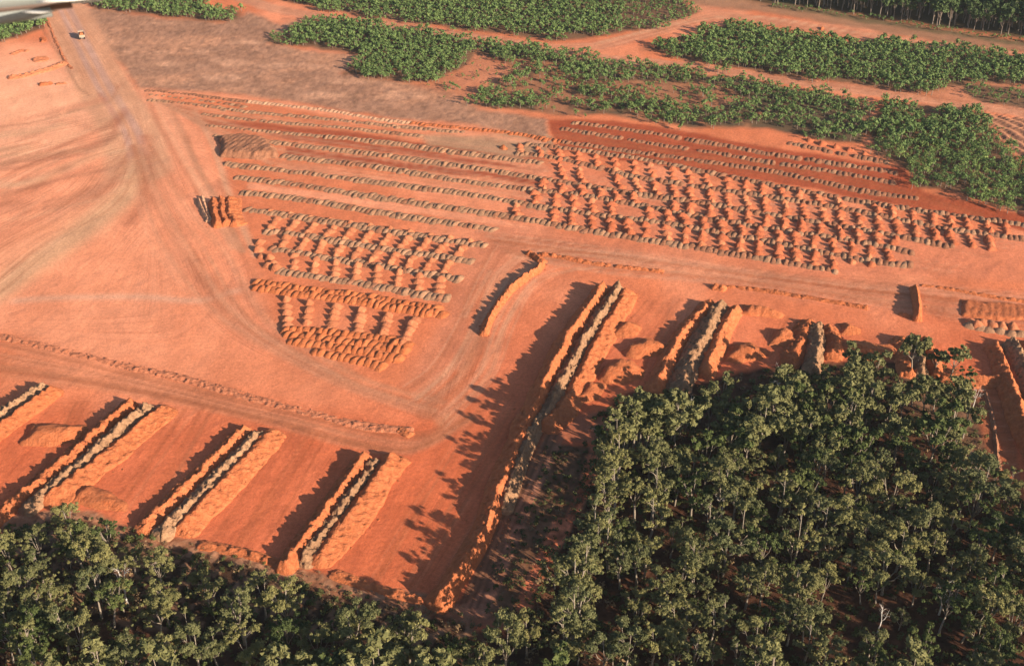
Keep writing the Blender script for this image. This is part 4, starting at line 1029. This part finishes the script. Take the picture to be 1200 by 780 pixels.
# ---- undergrowth: scrub no one could count
def shrub(seed, m, n=46): 
    r = np.random.default_rng(seed); return leaf_cluster(r, np.array([0,0,.35]), .95, n, .2, .7).reshape(-1, 3), m
SHR = [shrub(500+i, M_SCRUB) for i in range(4)] + [shrub(510+i, M_DRY, 26) for i in range(2)]
def undergrowth(name, poly, spacing, seed, smin, smax, dry=.2, keep=.8):
    pts, r = scatter(poly, spacing, seed, 1.0); it = []
    for x, y in pts:
        px, py = P(x, y)
        if px < -60 or px > 1260 or py > 840 or r.random() > keep: continue
        k = int(r.integers(4)) if r.random() > dry else 4+int(r.integers(2)); q, m = SHR[k]; s = r.uniform(smin, smax)
        it.append(((q, np.arange(len(q)).reshape(-1, 4), m, ''), (x, y, gz(x, y)), r.uniform(0, 6), (s, s, s*r.uniform(.7,1.3))))
    join_stuff(name, it)
undergrowth('undergrowth', STAND, 2.9, 21, .6, 1.9)
undergrowth('undergrowth', [(p[0], p[1]+5) for p in BELT], 2.5, 22, .5, 1.7)
undergrowth('undergrowth', [(p[0]+2, p[1]) for p in SCRUBSTRIP], 1.9, 23, .4, 1.3, .2)
undergrowth('field_edge_scrub', [(300,645),(340,664),(420,690),(490,704),(560,722),(560,740),(480,728),(400,712),(330,690),(290,668)], 2.0, 24, .4, 1.1, .75)
undergrowth('field_edge_scrub', [(30,612),(60,598),(110,604),(170,624),(250,642),(300,655),(300,670),(200,655),(120,625),(60,625)], 2.4, 25, .4, 1.0, .5, .6)

# ================================================================== HAUL TRUCK on the road
M_TRUCK = plain('cream_truck_paint', (.36, .29, .22), .45); M_TYRE = plain('tyre_rubber', (.03,.03,.03), .8); M_GLASS = plain('dark_glass', (.03,.04,.05), .15); M_STEEL = plain('steel_grey', (.25,.25,.25), .5)
tx, ty, _ = G(96, 44.5); d2 = G(90, 30)-G(100, 58); ang = math.atan2(d2[1], d2[0]) - math.pi/2
tr = link('haul_truck', None, loc=(tx, ty, gz(tx, ty)+.02), rz=ang); tag(tr, 'cream dump truck driving on the haul road at the top left', 'truck')
b = MB(); b.box((0,0,.95),(1.3,8.0,.45)); b.build('chassis', M_STEEL, tr)
b = MB(); b.box((0,3.2,2.0),(2.6,1.9,1.9), 0, .92); b.box((0,4.3,1.3),(2.5,.4,.8)); cab = b.build('cab', M_TRUCK, tr)
b = MB(); b.box((0,4.13,2.35),(2.1,.12,.8)); b.box((1.27,3.3,2.35),(.1,1.1,.7)); b.box((-1.27,3.3,2.35),(.1,1.1,.7)); b.build('window', M_GLASS, cab)
b = MB(); b.box((0,-1.2,1.45),(2.9,6.0,.25)); b.box((1.42,-1.2,2.2),(.14,6.0,1.6)); b.box((-1.42,-1.2,2.2),(.14,6.0,1.6)); b.box((0,1.75,2.4),(2.98,.14,2.0)); b.box((0,-4.15,2.0),(2.7,.14,1.2)); b.box((0,2.5,3.3),(2.8,1.5,.12)); b.build('tipper_body', M_TRUCK, tr)
b = MB(); b.box((0,-1.2,2.4),(2.65,5.6,1.6),0,.55); b.build('load', M_ORANGE, tr)
for sx in (-1.2, 1.2):
    for yy in (2.9, -1.7, -3.2):
        b = MB(); b.tube([(sx-.25,yy,.62),(sx+.25,yy,.62)], [.62,.62], 12); b.build('wheel', M_TYRE, tr)

# ================================================================== AIRCRAFT WING STRUT, at the top left, a few metres away
M_ALU = plain('painted_aluminium', (.20,.23,.235), .45, 0, .08); M_HIGHLIGHT = plain('white_highlight', (.8,.8,.78), .3); M_ALUD = plain('dark_sealed_gap', (.12,.09,.08), .6)  # the white is a highlight put into colour, not another paint
def ray(px, py, dist):
    u = (px-600)/FPX; v = (390-py)/FPX; d = np.array([u, cp+v*sp, -sp+v*cp]); return np.array([0,0,CAMH]) + d*dist
DW = 3.0; root = link('wing_strut', None, loc=ray(-60, -30, DW)); tag(root, 'blurred grey and white aircraft wing edge in the top left corner', 'aircraft wing')
def spar(name, m, a, b_, thick, deep):
    """bar between two points, rounded section, real depth away from the lens"""
    A, B = ray(*a, DW)-ray(-60,-30,DW), ray(*b_, DW+.25)-ray(-60,-30,DW); n = 10; t = (B-A)/np.linalg.norm(B-A)
    up = np.array([0,sp,cp]); up = up - t*up.dot(t); up /= np.linalg.norm(up); bk = np.cross(t, up); mbb = MB(); Vv = []
    for Pp in (A, B):
        for j in range(n):
            q = 2*math.pi*j/n; Vv.append(Pp + up*math.cos(q)*thick*DW/FPX/2 + bk*math.sin(q)*deep/2)
    mbb.add(Vv, [(j,(j+1)%n,n+(j+1)%n,n+j) for j in range(n)]); mbb.V[0] = np.vstack([mbb.V[0], A, B]); mbb.T.append(np.array([(2*n,(j+1)%n,j) for j in range(n)]+[(2*n+1,n+j,n+(j+1)%n) for j in range(n)]))
    o = link(name, mesh_np(name, mbb.V[0], [mbb.Q[0], mbb.T[0]], [m]), root); return o
spar('wing_panel', M_ALU, (-420, 42), (118, -10), 21, .10)
spar('flap', M_ALU, (-420, 82), (60, 12), 17, .045)
spar('hinge_line', M_ALUD, (-420, 57), (84, 5.5), 4, .07)
spar('highlight_strip', M_HIGHLIGHT, (64, 1.5), (122, -4), 3, .105)  # white bar standing in for the bright highlight along the wing
spar('small_highlight', plain('light_grey_highlight', (.42,.43,.42), .4), (38, 15.0), (56, 12.3), 1.4, .05)  # short pale bar, a small highlight painted on the flap
spar('upper_rib', M_ALUD, (-420, 31), (62, -3), 2.2, .115)

# ================================================================== HAZE
if HAZE_DENSITY > 0:
    b = MB(); b.box((0, 2000, 102.5), (12100, 12100, 209)); hz = b.build('haze', bpy.data.materials.new('haze_air')); hz['kind'] = 'stuff'
    hm = hz.data.materials[0]; hm.use_nodes = True; nt = hm.node_tree; nt.nodes.clear()
    pv = nt.nodes.new('ShaderNodeVolumePrincipled'); pv.inputs['Density'].default_value = HAZE_DENSITY; pv.inputs['Color'].default_value = (.80, .90, 1, 1); pv.inputs['Anisotropy'].default_value = .2
    ou = nt.nodes.new('ShaderNodeOutputMaterial'); nt.links.new(pv.outputs[0], ou.inputs['Volume'])
